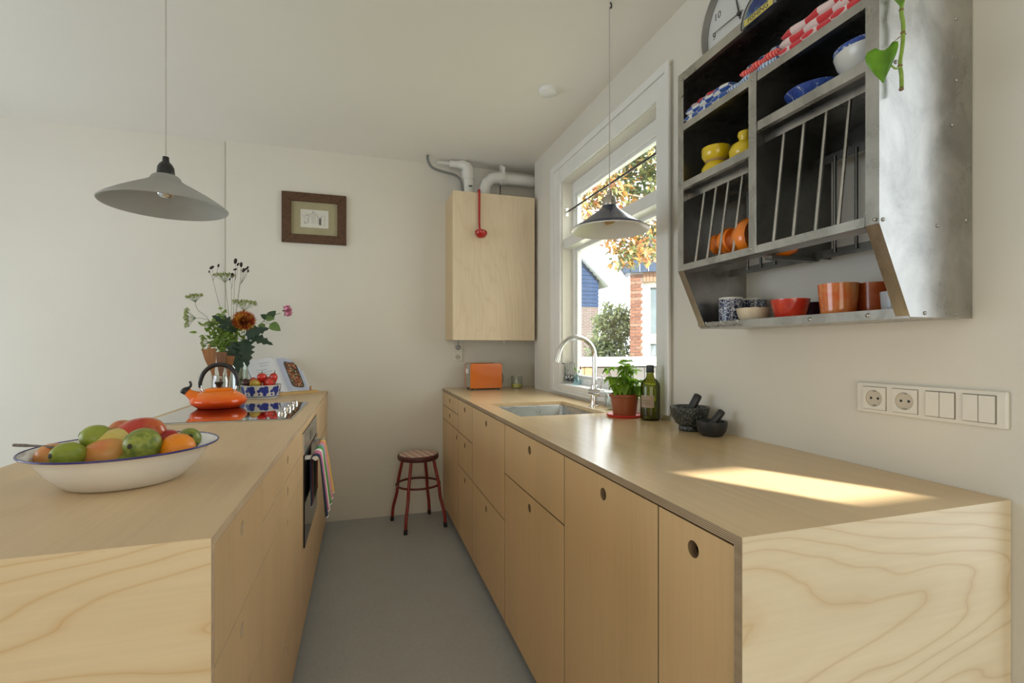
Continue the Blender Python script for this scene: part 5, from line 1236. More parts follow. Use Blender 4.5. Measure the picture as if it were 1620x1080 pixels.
el = [(0, 0, 0), (0, 0, 0.045)] + [(0.105 - 0.105 * math.cos(a_), 0, zc_ - 0.105 + 0.105 * math.sin(a_) if False else 0.095 + 0.105 * math.sin(a_)) for a_ in [PI / 2 * k / 3 for k in range(4)]]
MB().tube(el + [(0.125, 0, 0.200)], 0.044, 28).build('elbow', pvc, f2, 25)
MB().tube([(0.110, 0, 0.200), (0.165, 0, 0.200)], 0.047, 28).build('socket', pvc, f2, 40)
MB().tube([(0.16, 0, 0.200), (0.441, 0, 0.200)], 0.042, 28).build('pipe', pvc, f2, 40)
MB().tube([(0.0, 0, 0.038), (0.0, 0, 0.060)], 0.047, 28).build('collar', pvc, f2, 40)
cl = MB().tube([(0.122, 0, 0.200), (0.140, 0, 0.200)], 0.0505, 28); cl.box(0.120, 0.142, -0.010, 0.010, 0.250, 0.296).box(0.118, 0.144, -0.056, -0.046, 0.17, 0.27); cl.build('pipe_clamp', pvc, f2, 40)
MB().tube([(0.130, 0.03, 0.155), (0.130, 0.03, 0.02)], 0.004, 8).build('clamp_rod', dark_metal, f2, 40)
cn = thing('cable_conduit', 'grey flexible conduit curving from the ceiling down behind the cabinet top', 'conduit', (0.49, 3.50, ZC))
cb = Vector((0.49, 3.50, ZC))
cpts = [atY(u, v, 3.50) - cb for u, v in ((676.5, 252), (681, 262), (690, 268), (706, 273), (720, 277), (728, 284), (731, 296), (732, 306))]
MB().tube(smooth_path([Vector((cpts[0].x, 0, 0.0))] + cpts, 4), 0.0095, 10).build('tube', plain('conduit_grey', (0.20, 0.205, 0.20), 0.5, bmp=0.4, bscale=150), cn, 50)
# ladle hanging on the cabinet front
ldl = thing('ladle', 'red enamel ladle hanging on the front of the boiler cabinet', 'ladle', (0.787, BYf - 0.012, BZ1))
red_en = plain('red_enamel', (0.42, 0.012, 0.010), 0.18, coat=0.5, var=0.08)
hd = MB(); pa_ = [(0, 0.016, 0.010), (0, 0.006, 0.014), (0, -0.004, 0.006), (0, -0.004, -0.10), (0, -0.006, -0.22), (0.003, -0.012, -0.275)]
path = smooth_path(pa_, 4); hd.tube(path, [0.0095 - 0.0025 * k / len(path) for k in range(len(path))], 10); hd.v = [(x, y * 1.0, z) for x, y, z in hd.v]; hd.build('handle', red_en, ldl, 50)
Mb = Matrix.Translation((0.004, -0.040, -0.296)) @ Matrix.Rotation(-0.35, 4, 'X') @ Matrix.Rotation(0.12, 4, 'Y')
MB().lathe([(0, -0.030), (0.018, -0.028), (0.034, -0.018), (0.042, -0.004), (0.044, 0.006), (0.042, 0.006), (0.038, -0.003), (0.03, -0.015), (0.0, -0.026)], 32, Mb).build('cup', red_en, ldl, 60)

# ================================================================== PENDANT LAMPS
cord_m = plain('lamp_cord', (0.50, 0.48, 0.43), 0.6, var=0.02)
def pendant(label, loc, ztop, shade_prof, inner_off, mats, cord, holder):
    t_ = thing('pendant_lamp', label, 'lamp', loc); return t_
# left: frosted grey shade
LX, LY, LZr = -0.546, 1.655, 1.632
pl = thing('pendant_lamp', 'pendant lamp with a frosted grey glass shade and black holder, hanging over the peninsula', 'lamp', (LX, LY, LZr))
m = bpy.data.materials.new('frosted_shade'); m.use_nodes = True; nt = m.node_tree; b = nt.nodes['Principled BSDF']
fz_ = noise(nt, coords(nt), 9, 3); cc_ = ramp(nt, fz_, [(0.3, (0.52, 0.52, 0.49)), (0.7, (0.58, 0.58, 0.55))]); L(nt, cc_, b.inputs['Base Color']); b.inputs['Roughness'].default_value = 0.45
tr = N(nt, 'ShaderNodeBsdfTranslucent'); L(nt, cc_, tr.inputs[0]); mx = N(nt, 'ShaderNodeMixShader'); mx.inputs[0].default_value = 0.48
L(nt, b.outputs[0], mx.inputs[1]); L(nt, tr.outputs[0], mx.inputs[2]); L(nt, mx.outputs[0], nt.nodes['Material Output'].inputs[0]); frosted = m
outp = [(0.158, 0.0), (0.159, 0.002), (0.150, 0.010), (0.120, 0.030), (0.085, 0.050), (0.055, 0.066), (0.041, 0.075), (0.036, 0.085), (0.030, 0.090), (0.022, 0.0925)]
inn = [(r_ - 0.003, z - 0.0035) for r_, z in outp[::-1]]
MB().lathe(outp + inn[:-1] + [(0.1555, 0.0)], 64).build('shade', frosted, pl, 60)
MB().lathe([(0.022, 0.090), (0.0225, 0.096), (0.021, 0.114), (0.016, 0.124), (0.009, 0.131), (0.008, 0.145), (0, 0.145)], 28, cap0=True).build('lamp_holder', black_pl, pl, 50)
MB().tube([(0, 0, 0.144), (0, 0, ZC - LZr)], 0.0018, 8).build('cord', cord_m, pl, 60)
MB().lathe([(0, 0.026), (0.012, 0.027), (0.021, 0.033), (0.024, 0.044), (0.022, 0.052)], 28).build('bulb_mirror', chrome, pl, 60)
MB().lathe([(0.0222, 0.0515), (0.019, 0.070), (0.013, 0.088)], 28).build('bulb', clear, pl, 60)
MB().lathe([(0.0, ZC - LZr - 0.03), (0.02, ZC - LZr - 0.03), (0.035, ZC - LZr - 0.012), (0.036, ZC - LZr)], 24).build('ceiling_rose', plain('rose_white', (0.75, 0.74, 0.7), 0.4), pl, 50)
# right: navy enamel shade
RX, RY, RZr = 0.942, 1.740, 1.688
pr = thing('pendant_lamp', 'pendant lamp with a navy enamel shade, white inside, hanging by the window', 'lamp', (RX, RY, RZr))
navy = plain('navy_enamel', (0.010, 0.018, 0.065), 0.22, coat=0.4, var=0.02); whin = plain('white_enamel_inside', (0.72, 0.70, 0.65), 0.3, var=0.02)
outp = [(0.153, 0.0), (0.150, 0.006), (0.125, 0.022), (0.092, 0.044), (0.062, 0.066), (0.043, 0.080), (0.034, 0.088), (0.031, 0.096), (0.028, 0.098)]
MB().lathe(outp, 64).build('shade', navy, pr, 60)
MB().lathe([(0.1525, -0.0002)] + [(r_ - 0.0025, z - 0.003) for r_, z in outp[1:]], 64).build('shade_lining', whin, pr, 60)
MB().tube([(0.1535 * math.cos(2 * PI * i / 64), 0.1535 * math.sin(2 * PI * i / 64), 0.0) for i in range(64)], 0.0024, 8, closed=True).build('rim', plain('rim_white', (0.74, 0.72, 0.68), 0.3), pr, 60)
MB().lathe([(0.026, 0.0985), (0.027, 0.104), (0.026, 0.128), (0.020, 0.134), (0.011, 0.138), (0.010, 0.156), (0.005, 0.158), (0, 0.158)], 28, cap0=True).build('lamp_holder', plain('holder_nickel', (0.50, 0.47, 0.42), 0.25, 0.9), pr, 50)
MB().tube([(0, 0, 0.156), (0, 0, ZC - RZr - 0.02)], 0.0021, 8).build('cord', cord_m, pr, 60)
MB().tube(smooth_path([(0, 0, ZC - RZr - 0.022), (0.008, 0, ZC - RZr - 0.020), (0.008, 0, ZC - RZr - 0.008), (0.003, 0, ZC - RZr)], 4), 0.0035, 8).build('ceiling_hook', dark_metal, pr, 60)
MB().lathe([(0, 0.020), (0.013, 0.022), (0.023, 0.034), (0.026, 0.048), (0.023, 0.062), (0.015, 0.080), (0.013, 0.095)], 28).build('bulb', thin_glass('amber_bulb', (0.85, 0.70, 0.45), 0.3), pr, 60)

# ================================================================== RED STOOL
SXc, SYc = 0.374, 3.430
sl_ = thing('stool', 'round red metal stool with a gingham seat by the far wall', 'stool', (SXc, SYc, 0))
red_p = plain('red_lacquer', (0.235, 0.014, 0.010), 0.35, coat=0.2, var=0.15)
seat = MB().lathe([(0.0, 0.452), (0.132, 0.452), (0.138, 0.456), (0.141, 0.466), (0.141, 0.478), (0.137, 0.485), (0.128, 0.4875)], 56); seat.build('seat', plain('seat_rim', (0.085, 0.022, 0.022), 0.45), sl_, 50)
m, nt, b = new_mat('seat_gingham')
vv = coords(nt, (1 / 0.034, 1 / 0.034, 1), (0, 0, 0.55)); ck = N(nt, 'ShaderNodeTexChecker'); ck.inputs['Scale'].default_value = 1; L(nt, vv, ck.inputs['Vector'])
ck.inputs['Color1'].default_value = (0.55, 0.27, 0.23, 1); ck.inputs['Color2'].default_value = (0.72, 0.63, 0.54, 1); L(nt, ck.outputs[0], b.inputs['Base Color']); b.inputs['Roughness'].default_value = 0.6
MB().lathe([(0.1285, 0.4873), (0.120, 0.4895), (0, 0.490)], 56).build('seat_cover', [m, plain('seat_border', (0.56, 0.48, 0.40), 0.6)], sl_, 50)
for fx_, fy_ in ((0.198, 3.551), (0.266, 3.238), (0.482, 3.622), (0.547, 3.316)):
    d_ = Vector((fx_ - SXc, fy_ - SYc, 0)).normalized()
    lp_ = smooth_path([d_ * 0.118 + Vector((0, 0, 0.455)), d_ * 0.130 + Vector((0, 0, 0.40)), d_ * 0.156 + Vector((0, 0, 0.29)), d_ * 0.168 + Vector((0, 0, 0.20)), d_ * 0.196 + Vector((0, 0, 0.10)), d_ * 0.204 + Vector((0, 0, 0.03))], 5)
    lg_ = MB().tube(lp_, 0.0105, 12).build('leg', red_p, sl_, 50)
    MB().tube([d_ * 0.2035 + Vector((0, 0, 0.032)), d_ * 0.206 + Vector((0, 0, 0.0))], 0.0125, 12).build('rubber_foot', plain('rubber_black', (0.015, 0.015, 0.014), 0.7), lg_, 50)
MB().tube([(0.148 * math.cos(2 * PI * i / 56), 0.148 * math.sin(2 * PI * i / 56), 0.28) for i in range(56)], 0.0075, 10, closed=True).build('foot_ring', plain('dark_red_lacquer', (0.12, 0.012, 0.01), 0.35), sl_, 50)

# ================================================================== ON THE RIGHT WORKTOP
# toaster
tx, ty = 0.850, 3.475
to = thing('toaster', 'orange two-slot toaster standing below the boiler cabinet', 'toaster', (tx, ty, H), 0.04)
or_gl = plain('toaster_orange', (0.74, 0.17, 0.006), 0.16, coat=0.6, var=0.02)
MB().prism([(-0.118, 0.012), (0.118, 0.012), (0.118, 0.178), (0.110, 0.190), (-0.110, 0.190), (-0.118, 0.178)], 0.0755, 0.083, Matrix(((1, 0, 0, 0), (0, 0, -1, 0), (0, 1, 0, 0), (0, 0, 0, 1)))).build('front_panel', or_gl, to, None, 0.002)
MB().prism([(-0.118, 0.012), (0.118, 0.012), (0.118, 0.178), (0.110, 0.190), (-0.110, 0.190), (-0.118, 0.178)], -0.083, -0.0755, Matrix(((1, 0, 0, 0), (0, 0, -1, 0), (0, 1, 0, 0), (0, 0, 0, 1)))).build('back_panel', or_gl, to, None, 0.002)
MB().box(-0.116, 0.116, -0.075, 0.075, 0.014, 0.188).build('body', brushed, to, None, 0.006)
for yy in (-0.032, 0.032): MB().box(-0.085, 0.085, yy - 0.013, yy + 0.013, 0.1882, 0.1890).build('slot', pin_m, to)
for s_ in (-1, 1):
    MB().box(s_ * 0.127 - 0.010, s_ * 0.127 + 0.010, -0.045, -0.012, 0.115, 0.152).build('lever', plain('toaster_white', (0.76, 0.75, 0.72), 0.3), to, None, 0.004)
for xx in (-0.10, 0.10):
    for yy in (-0.055, 0.055): MB().lathe([(0.010, 0), (0.010, 0.014)], 12, Matrix.Translation((xx, yy, 0)), cap0=True, cap1=True).build('foot', black_pl, to, 40)
MB().tube(smooth_path([(0.112, 0.04, 0.13), (0.135, 0.02, 0.135), (0.152, 0.01, 0.10), (0.158, 0.03, 0.05), (0.150, 0.08, 0.01), (0.13, 0.12, 0.006)], 5), 0.0035, 8).build('cord', MATS['cable_grey'] if 'cable_grey' in MATS else cord_m, to, 60)
# honey jar / juicer
lj = thing('glass_jug', 'small clear glass jug with yellow juice in the far corner', 'jug', (1.105, 3.470, H))
MB().lathe([(0.036, 0), (0.039, 0.004), (0.043, 0.03), (0.045, 0.085), (0.047, 0.092), (0.045, 0.092), (0.042, 0.08), (0.040, 0.006), (0, 0.005)], 32, cap0=True).build('body', clear, lj, 50)
MB().lathe([(0.0, 0.0055), (0.039, 0.006), (0.041, 0.034), (0, 0.036)], 32).build('juice', plain('lemon_juice', (0.62, 0.53, 0.10), 0.2), lj, 50)
MB().tube(smooth_path([(-0.044, -0.01, 0.08), (-0.066, -0.015, 0.07), (-0.066, -0.015, 0.035), (-0.043, -0.01, 0.022)], 4), 0.004, 8).build('handle', clear, lj, 60)
# clear drinking glass by the tap
dg_ = thing('drinking_glass', 'clear drinking glass between the tap and the basil pot', 'glass', (1.163, 2.125, H))
MB().lathe([(0.027, 0), (0.029, 0.003), (0.034, 0.085), (0.0335, 0.086), (0.032, 0.084), (0.027, 0.008), (0, 0.007)], 32, cap0=True).build('body', clear, dg_, 50)
# basil
bx2, by3 = 1.105, 1.905
bs = thing('potted_basil', 'potted basil with a terracotta-coloured pot on a red saucer', 'plant', (bx2, by3, H))
terr = plain('terracotta_plastic', (0.30, 0.075, 0.024), 0.4, var=0.08)
MB().lathe([(0.056, 0.0), (0.074, 0.001), (0.079, 0.010), (0.077, 0.012), (0.070, 0.005), (0, 0.004)], 40, cap0=True).build('saucer', plain('red_saucer', (0.55, 0.035, 0.02), 0.35), bs, 50)
MB().lathe([(0.047, 0.005), (0.049, 0.006), (0.060, 0.086), (0.066, 0.088), (0.067, 0.100), (0.063, 0.101), (0.058, 0.088), (0.0, 0.088)], 40, cap0=True).build('pot', terr, bs, 50)
MB().lathe([(0, 0.089), (0.059, 0.0885)], 32).build('soil', plain('soil', (0.035, 0.022, 0.014), 0.95, bmp=0.6, bscale=120), bs)
bst = plain('basil_stem', (0.30, 0.40, 0.12), 0.5)
bl_l = leafmat('basil_leaf', (0.24, 0.43, 0.035), 0.5, 0.38, 0.22, 22); bl_d = leafmat('basil_leaf_dark', (0.15, 0.29, 0.03), 0.5, 0.38, 0.22, 22)
rb = random.Random(5)
# cupped basil leaf shared by all copies
lv, lf = leaf_geo(0.050, 0.038, 0.55, 0.55, 7, 0.35)
proto = {}
for key, mt in (('a', bl_l), ('b', bl_d)):
    me_ = MB().add(lv, lf).build('leaf', mt, bs, 80); proto[key] = me_
first = {'a': True, 'b': True}
tops = []
for k in range(13):
    a_ = k * 2.39996; rr = 0.040 * math.sqrt((k + 0.5) / 13); hgt = rb.uniform(0.150, 0.245) * (1.0 - 0.15 * rr / 0.04)
    p0 = Vector((rr * math.cos(a_), rr * math.sin(a_), 0.088)); p1 = Vector((p0.x * 1.9, p0.y * 1.9, hgt))
    MB().tube([p0, (p0 + p1) / 2 + Vector((0, 0, 0.012)), p1], [0.0022, 0.0019, 0.0015], 6).build('stem', bst, bs, 60)
    for tier in range(3):
        f_ = (0.42, 0.70, 1.0)[tier]; pc = p0.lerp(p1, f_) + Vector((0, 0, 0.010 * f_))
        nl = (3, 3, 5)[tier]
        for j in range(nl):
            az = a_ + j * 2 * PI / nl + tier * 1.3 + rb.uniform(-0.4, 0.4); el_ = (-0.55, -0.35, 0.35)[tier] + rb.uniform(-0.45, 0.4)
            d_ = Vector((math.cos(az) * math.cos(el_), math.sin(az) * math.cos(el_), math.sin(el_)))
            s_ = rb.uniform(0.65, 1.15) * (0.9 if tier == 0 else 1.0) * (0.85 if j > 1 else 1)
            key = 'a' if rb.random() < 0.7 else 'b'
            o_ = proto[key] if first[key] else link_copy(proto[key], bs)
            first[key] = False
            o_.matrix_local = Matrix.Translation(pc) @ look(d_, (0, 0, 1)) @ Matrix.Scale(s_, 4)
# olive oil bottle
bo = thing('oil_bottle', 'dark green glass oil bottle with a black cap beside the window', 'bottle', (1.152, 1.778, H))
m = bpy.data.materials.new('green_bottle_glass'); m.use_nodes = True; nt = m.node_tree; nt.nodes.clear()
o_ = N(nt, 'ShaderNodeOutputMaterial'); tt = N(nt, 'ShaderNodeBsdfTransparent'); gg = N(nt, 'ShaderNodeBsdfGlossy'); dd = N(nt, 'ShaderNodeBsdfDiffuse'); m1 = N(nt, 'ShaderNodeMixShader'); m2 = N(nt, 'ShaderNodeMixShader')
lw = N(nt, 'ShaderNodeLayerWeight'); lw.inputs[0].default_value = 0.4
L(nt, ramp(nt, lw.outputs['Facing'], [(0.0, (0.48, 0.50, 0.05)), (0.55, (0.26, 0.28, 0.02)), (1.0, (0.02, 0.03, 0.004))]), tt.inputs[0]); gg.inputs['Roughness'].default_value = 0.03; dd.inputs[0].default_value = (0.020, 0.028, 0.003, 1)
m1.inputs[0].default_value = 0.22; L(nt, tt.outputs[0], m1.inputs[1]); L(nt, dd.outputs[0], m1.inputs[2])
L(nt, mth(nt, 'ADD', mth(nt, 'MULTIPLY', mth(nt, 'POWER', lw.outputs['Facing'], 3.0), 0.4), 0.05), m2.inputs[0]); L(nt, m1.outputs[0], m2.inputs[1]); L(nt, gg.outputs[0], m2.inputs[2]); L(nt, m2.outputs[0], o_.inputs[0])
MB().lathe([(0.0, 0.004), (0.034, 0.0), (0.0385, 0.004), (0.0395, 0.012), (0.0395, 0.140), (0.037, 0.153), (0.029, 0.166), (0.019, 0.174), (0.0155, 0.182), (0.0145, 0.200)], 40).build('body', m, bo, 50)
MB().lathe([(0.0165, 0.199), (0.0170, 0.203), (0.0175, 0.204), (0.0160, 0.207), (0.0160, 0.228), (0.014, 0.230), (0, 0.230)], 28, cap0=True).build('cap', plain('bottle_cap', (0.012, 0.02, 0.028), 0.4, bmp=0.2, bscale=200), bo, 40)
lab = MB(); vs_ = []; nl = 14
for k in range(nl + 1):
    a_ = math.radians(175 + 85 * k / nl)
    for z in (0.055, 0.105): vs_.append((0.0399 * math.cos(a_), 0.0399 * math.sin(a_), z))
lab.add(vs_, [(2 * k, 2 * k + 2, 2 * k + 3, 2 * k + 1) for k in range(nl)]); lab.build('paper_label', plain('label_paper', (0.36, 0.27, 0.19), 0.7), bo, 60)
for z in (0.083, 0.076, 0.069):
    lb_ = MB(); vs_ = []
    for k in range(nl + 1):
        a_ = math.radians(190 + 52 * k / nl)
        for zz in (z, z + 0.0016): vs_.append((0.0402 * math.cos(a_), 0.0402 * math.sin(a_), zz))
    lb_.add(vs_, [(2 * k, 2 * k + 2, 2 * k + 3, 2 * k + 1) for k in range(nl)]); lb_.build('label_line', plain('label_ink', (0.12, 0.09, 0.06), 0.7), bo, 60)
# mortars
granite = two('granite', (0.022, 0.026, 0.026), (0.22, 0.23, 0.21), 150, 0.5, 0.72, rough=0.35, detail=6); slate_m = plain('black_stone', (0.020, 0.022, 0.024), 0.4, var=0.2)
def mortar(label, loc, prof, mat, group='mortars'):
    t_ = thing('mortar', label, 'mortar', loc, 0, group); MB().lathe(prof, 40, cap0=True).build('bowl', mat, t_, 50); return t_
mp1 = Vector((1.145, 1.512, H)); mp2 = Vector((1.148, 1.398, H))
mortar('large speckled granite mortar on a foot against the wall', tuple(mp1), [(0.036, 0), (0.038, 0.002), (0.038, 0.014), (0.036, 0.018), (0.050, 0.028), (0.062, 0.050), (0.068, 0.076), (0.069, 0.086), (0.066, 0.088), (0.058, 0.084), (0.052, 0.06), (0.03, 0.036), (0, 0.032)], granite)
mortar('small smooth black stone mortar in front of the granite one', tuple(mp2), [(0.028, 0), (0.036, 0.003), (0.046, 0.018), (0.0505, 0.036), (0.051, 0.050), (0.049, 0.0515), (0.042, 0.049), (0.036, 0.03), (0.02, 0.016), (0, 0.013)], slate_m)
def pestle(label, p0, p1, r0, r1, mat):
    t_ = thing('pestle', label, 'pestle', tuple(p0), 0, 'pestles'); v_ = Vector(p1) - Vector(p0); n_ = v_.normalized()
    pts_ = [n_ * 0.002, n_ * 0.008, v_ * 0.35, v_ * 0.75, v_ - n_ * 0.006, v_ - n_ * 0.001, v_]; MB().tube(pts_, [r0 * 0.6, r0, r0 * 0.95, r1, r1 * 1.02, r1 * 0.7, r1 * 0.2], 20).build('rod', mat, t_, 60)
pestle('speckled granite pestle leaning in the large mortar', mp1 + Vector((-0.012, 0.006, 0.040)), mp1 + Vector((0.030, -0.012, 0.132)), 0.016, 0.0145, slate_m)
pestle('short black pestle leaning in the small mortar', mp2 + Vector((-0.010, 0.004, 0.022)), mp2 + Vector((0.030, -0.018, 0.088)), 0.014, 0.0125, slate_m)
# ---- on the window sill: utensils hanging from a bar on the reveal, and a posy
ut = thing('utensil_bar', 'steel bar holding hanging utensils on the left window reveal', 'rail', (1.258, WY1, 1.122))
MB().tube([(-0.038, -0.030, 0), (0.038, -0.030, 0)], 0.0035, 10).tube([(-0.034, -0.030, 0), (-0.034, 0, 0)], 0.0025, 8).tube([(0.034, -0.030, 0), (0.034, 0, 0)], 0.0025, 8).build('bar', plain('blued_steel', (0.03, 0.04, 0.07), 0.3, 0.8), ut, 50)
dks = plain('dark_polished_steel', (0.16, 0.155, 0.15), 0.18, 1.0)
for k, (x_, kind) in enumerate(((-0.026, 'ladle'), (-0.008, 'spoon'), (0.011, 'ladle'), (0.028, 'spoon'))):
    t_ = thing('hanging_utensil', ('steel ladle hanging leftmost on the reveal bar', 'steel spoon hanging second on the reveal bar', 'steel ladle hanging third on the reveal bar', 'steel spoon hanging nearest the pane on the reveal bar')[k], 'utensil', (1.258 + x_, WY1 - 0.037, 1.122), 0, 'utensils on the reveal bar')
    MB().prism([(-0.006, -0.085), (0.006, -0.085), (0.008, 0.004), (-0.008, 0.004)], -0.0015, 0.0015, Matrix(((1, 0, 0, 0), (0, 0, -1, 0), (0, 1, 0, 0), (0, 0, 0, 1)))).build('handle', dks, t_, None, 0.0008)
    MB().ell((0, -0.004, -0.097), (0.0135, 0.010 if kind == 'ladle' else 0.004, 0.018), None, 14, 10).build('bowl', dks, t_, 60)
pv = thing('posy_vase', 'small pale blue glass vase with a sprig on the window sill', 'vase', (1.268, 2.76, WZ0 + 0.0042))
MB().lathe([(0.020, 0), (0.025, 0.004), (0.027, 0.018), (0.020, 0.034), (0.012, 0.046), (0.014, 0.060), (0.0125, 0.060), (0.010, 0.046), (0.018, 0.033), (0.0, 0.006)], 28, cap0=True).build('body', thin_glass('pale_blue_glass', (0.72, 0.88, 0.92), 0.3), pv, 50)
for k, (dx, dy, dz, c_) in enumerate(((0.012, -0.030, 0.105, (0.25, 0.10, 0.07)), (-0.015, -0.012, 0.100, (0.20, 0.33, 0.10)), (0.0, 0.01, 0.090, (0.20, 0.33, 0.10)), (0.02, 0.008, 0.080, (0.22, 0.30, 0.12)))):
    MB().tube([(0, 0, 0.015), (dx * 0.3, dy * 0.3, 0.06), (dx, dy, dz)], 0.0010, 5).build('stem', stem_g, pv, 60)
    MB().ell((dx, dy, dz), (0.006, 0.006, 0.010), Matrix.Rotation(0.5 * k, 4, 'X'), 8, 6).build('bud', plain('posy_%d' % (k if k < 2 else 1), c_, 0.6), pv, 60)

# ================================================================== OUTDOORS
grass_m = two('lawn', (0.10, 0.13, 0.045), (0.19, 0.22, 0.08), 3, rough=0.9)
struct(MB().box(XW + WT, 30, 0.76, 40, -0.14, -0.04).build('ground', grass_m))
mortar_m = plain('brick_mortar', (0.24, 0.22, 0.20), 0.95, spec=0.05)
# --- near brick house on the right
HYf = 8.30
def hx_at(u): return atY(u, 500, HYf).x
hz_at = lambda v: atY(1000, v, HYf).z
xa, xe = hx_at(996.5), hx_at(1100); xw0 = xa + 0.84 * (hx_at(1017.5) - xa)
hs = thing('brick_house', 'red brick house with white window and dark cladded gable seen through the window', 'house', (xa, HYf, -0.04), -0.62)
o0 = Vector((xa, HYf, -0.04))
zt = hz_at(430) + 0.04; zw1 = hz_at(447) + 0.04
MB().box(0.012, xw0 - xa, 0.012, 3.5, 0, zt).box(xw0 - xa, xe - xa, 0.012, 3.5, zw1, zt).box(xw0 - xa, xe - xa, 0.30, 3.5, 0, zw1).build('wall_core', mortar_m, hs)
bm_ = [two('brick_red_%d' % k, c1, c2, 25, rough=0.95, bmp=0.3, spec=0.05) for k, (c1, c2) in enumerate((((0.13, 0.062, 0.042), (0.17, 0.085, 0.06)), ((0.155, 0.09, 0.065), (0.19, 0.11, 0.08)), ((0.105, 0.05, 0.035), (0.14, 0.07, 0.05))))]
CH = 0.0625; BWd = 0.215; protoB = []
rbk = random.Random(9)
def brick_mesh(l_, mt):
    return MB().box(0, l_ - 0.010, 0, 0.06, 0, CH - 0.011).build('brick', mt, hs)
shared = {}
z = 0.30; row = 0; nb = 0
wall_w = xw0 - xa
while z + CH < zt - 0.03:
    x = -0.0
    cells = []
    if row % 2: cells.append(0.105)
    while x + sum(cells) < wall_w - 0.02: cells.append(BWd)
    acc = 0.0
    for l_ in cells:
        l2 = min(l_, wall_w - acc)
        if l2 < 0.03: break
        key = (round(l2, 3), rbk.randrange(3))
        if key not in shared: shared[key] = brick_mesh(l2, bm_[key[1]]); ob = shared[key]
        else: ob = link_copy(shared[key], hs)
        ob.location = (acc, rbk.uniform(-0.002, 0.002), z); acc += l2; nb += 1
    z += CH; row += 1
# soldier course over the window
x = wall_w; sold = None
while x < xe - xa - 0.05:
    mt = bm_[rbk.randrange(3)]
    if sold is None: sold = MB().box(0, 0.055, 0, 0.06, 0, zt - zw1 - 0.005).build('brick', plain('soldier_brick', (0.20, 0.11, 0.065), 0.85, var=0.15, vscale=3), hs); ob = sold
    else: ob = link_copy(sold, hs)
    ob.location = (x, 0, zw1); x += 0.0635
# house window
hwt = plain('house_window_white', (0.40, 0.37, 0.29), 0.5)
wx = xw0 - xa
wfr = MB().box(wx, wx + 0.13, 0.06, 0.16, 0.35, zw1).box(wx + 0.13, xe - xa, 0.06, 0.16, zw1 - 0.10, zw1)
zmid = hz_at(527) + 0.04
wfr.box(wx + 0.13, xe - xa, 0.06, 0.16, zmid - 0.20, zmid - 0.02); wfr.build('window_frame', hwt, hs)
for z0, z1 in ((zmid - 0.02, zw1 - 0.10), (0.35, zmid - 0.20)):
    MB().box(wx + 0.13, xe - xa, 0.11, 0.12, z0, z1).build('pane', plain('house_glass', (0.10, 0.13, 0.15), 0.06, spec=0.9), hs)
# gable cladding: vertical boards overhanging the brick
clad = plain('slate_blue_board', (0.040, 0.055, 0.085), 0.9, var=0.15, spec=0.05)
xg = -0.12; k = 0
while xg < xe - xa - 0.02:
    hgt = max(0.10, 0.16 + (xg + 0.12) * 1.05)
    MB().box(xg, xg + 0.150, -0.10 - 0.012 * (k % 2), -0.07, zt - 0.03, zt + hgt).build('cladding_board', clad, hs); xg += 0.158; k += 1
MB().prism([(-0.22, zt + 0.10), (-0.16, zt + 0.04), (1.6, zt + 1.92), (1.6, zt + 2.06)], 0.13, -1.2, Matrix(((1, 0, 0, 0), (0, 0, -1, 0), (0, 1, 0, 0), (0, 0, 0, 1)))).build('roof_edge', plain('roof_dark', (0.10, 0.115, 0.14), 0.7), hs)
# --- farther house with slate gable over brick
FY = 17.0
fa = atY(909, 500, FY).x; fe = atY(946.5, 500, FY).x
fh_ = thing('gabled_house', 'farther house with a dark blue slate gable above pale brick', 'house', (fa, FY, -0.04))
zs = atY(930, 485, FY).z + 0.04; ztop_l = atY(913, 402, FY).z + 0.04; ztop_r = atY(946, 448, FY).z + 0.04
m, nt, b = new_mat('far_brickwork')
tcv = coords(nt, (1, 1, 1), (PI / 2, 0, 0)); bk_ = N(nt, 'ShaderNodeTexBrick'); bk_.inputs['Scale'].default_value = 1.0; bk_.inputs['Brick Width'].default_value = 0.22; bk_.inputs['Row Height'].default_value = 0.0625; bk_.inputs['Mortar Size'].default_value = 0.010
bk_.inputs['Color1'].default_value = (0.058, 0.037, 0.034, 1); bk_.inputs['Color2'].default_value = (0.042, 0.027, 0.026, 1); bk_.inputs['Mortar'].default_value = (0.125, 0.12, 0.118, 1)
L(nt, tcv, bk_.inputs['Vector']); L(nt, bk_.outputs['Color'], b.inputs['Base Color']); b.inputs['Roughness'].default_value = 1.0; b.inputs['Specular IOR Level'].default_value = 0.05
MB().box(-2.0, fe - fa, 0, 6, 0, zs).build('brick_wall', m, fh_)
MB().prism([(-2.0, zs), (fe - fa, zs), (fe - fa, ztop_r), (0.0, ztop_l), (-2.0, ztop_l + 2.3)], 0.0, 6.0, Matrix(((1, 0, 0, 0), (0, 0, 1, 0.02), (0, 1, 0, 0), (0, 0, 0, 1)))).build('gable_wall', clad, fh_)
nsl = 0; z = zs; slate_b = plain('slate_tile', (0.014, 0.026, 0.058), 0.9, var=0.2, vscale=2, spec=0.04)
while z < ztop_l + 0.3 and nsl < 60:
    x1 = fe - fa if z < ztop_r else max(0.05, (fe - fa) * (1 - (z - ztop_r) / (ztop_l - ztop_r)))
    if x1 < 0.08: break
    o_ = MB().box(-1.6, x1, -0.035, 0.012, 0, 0.135, Matrix.Rotation(0.10, 4, 'X')).build('slate_course', slate_b, fh_); o_.location = (0, 0, z); z += 0.15; nsl += 1
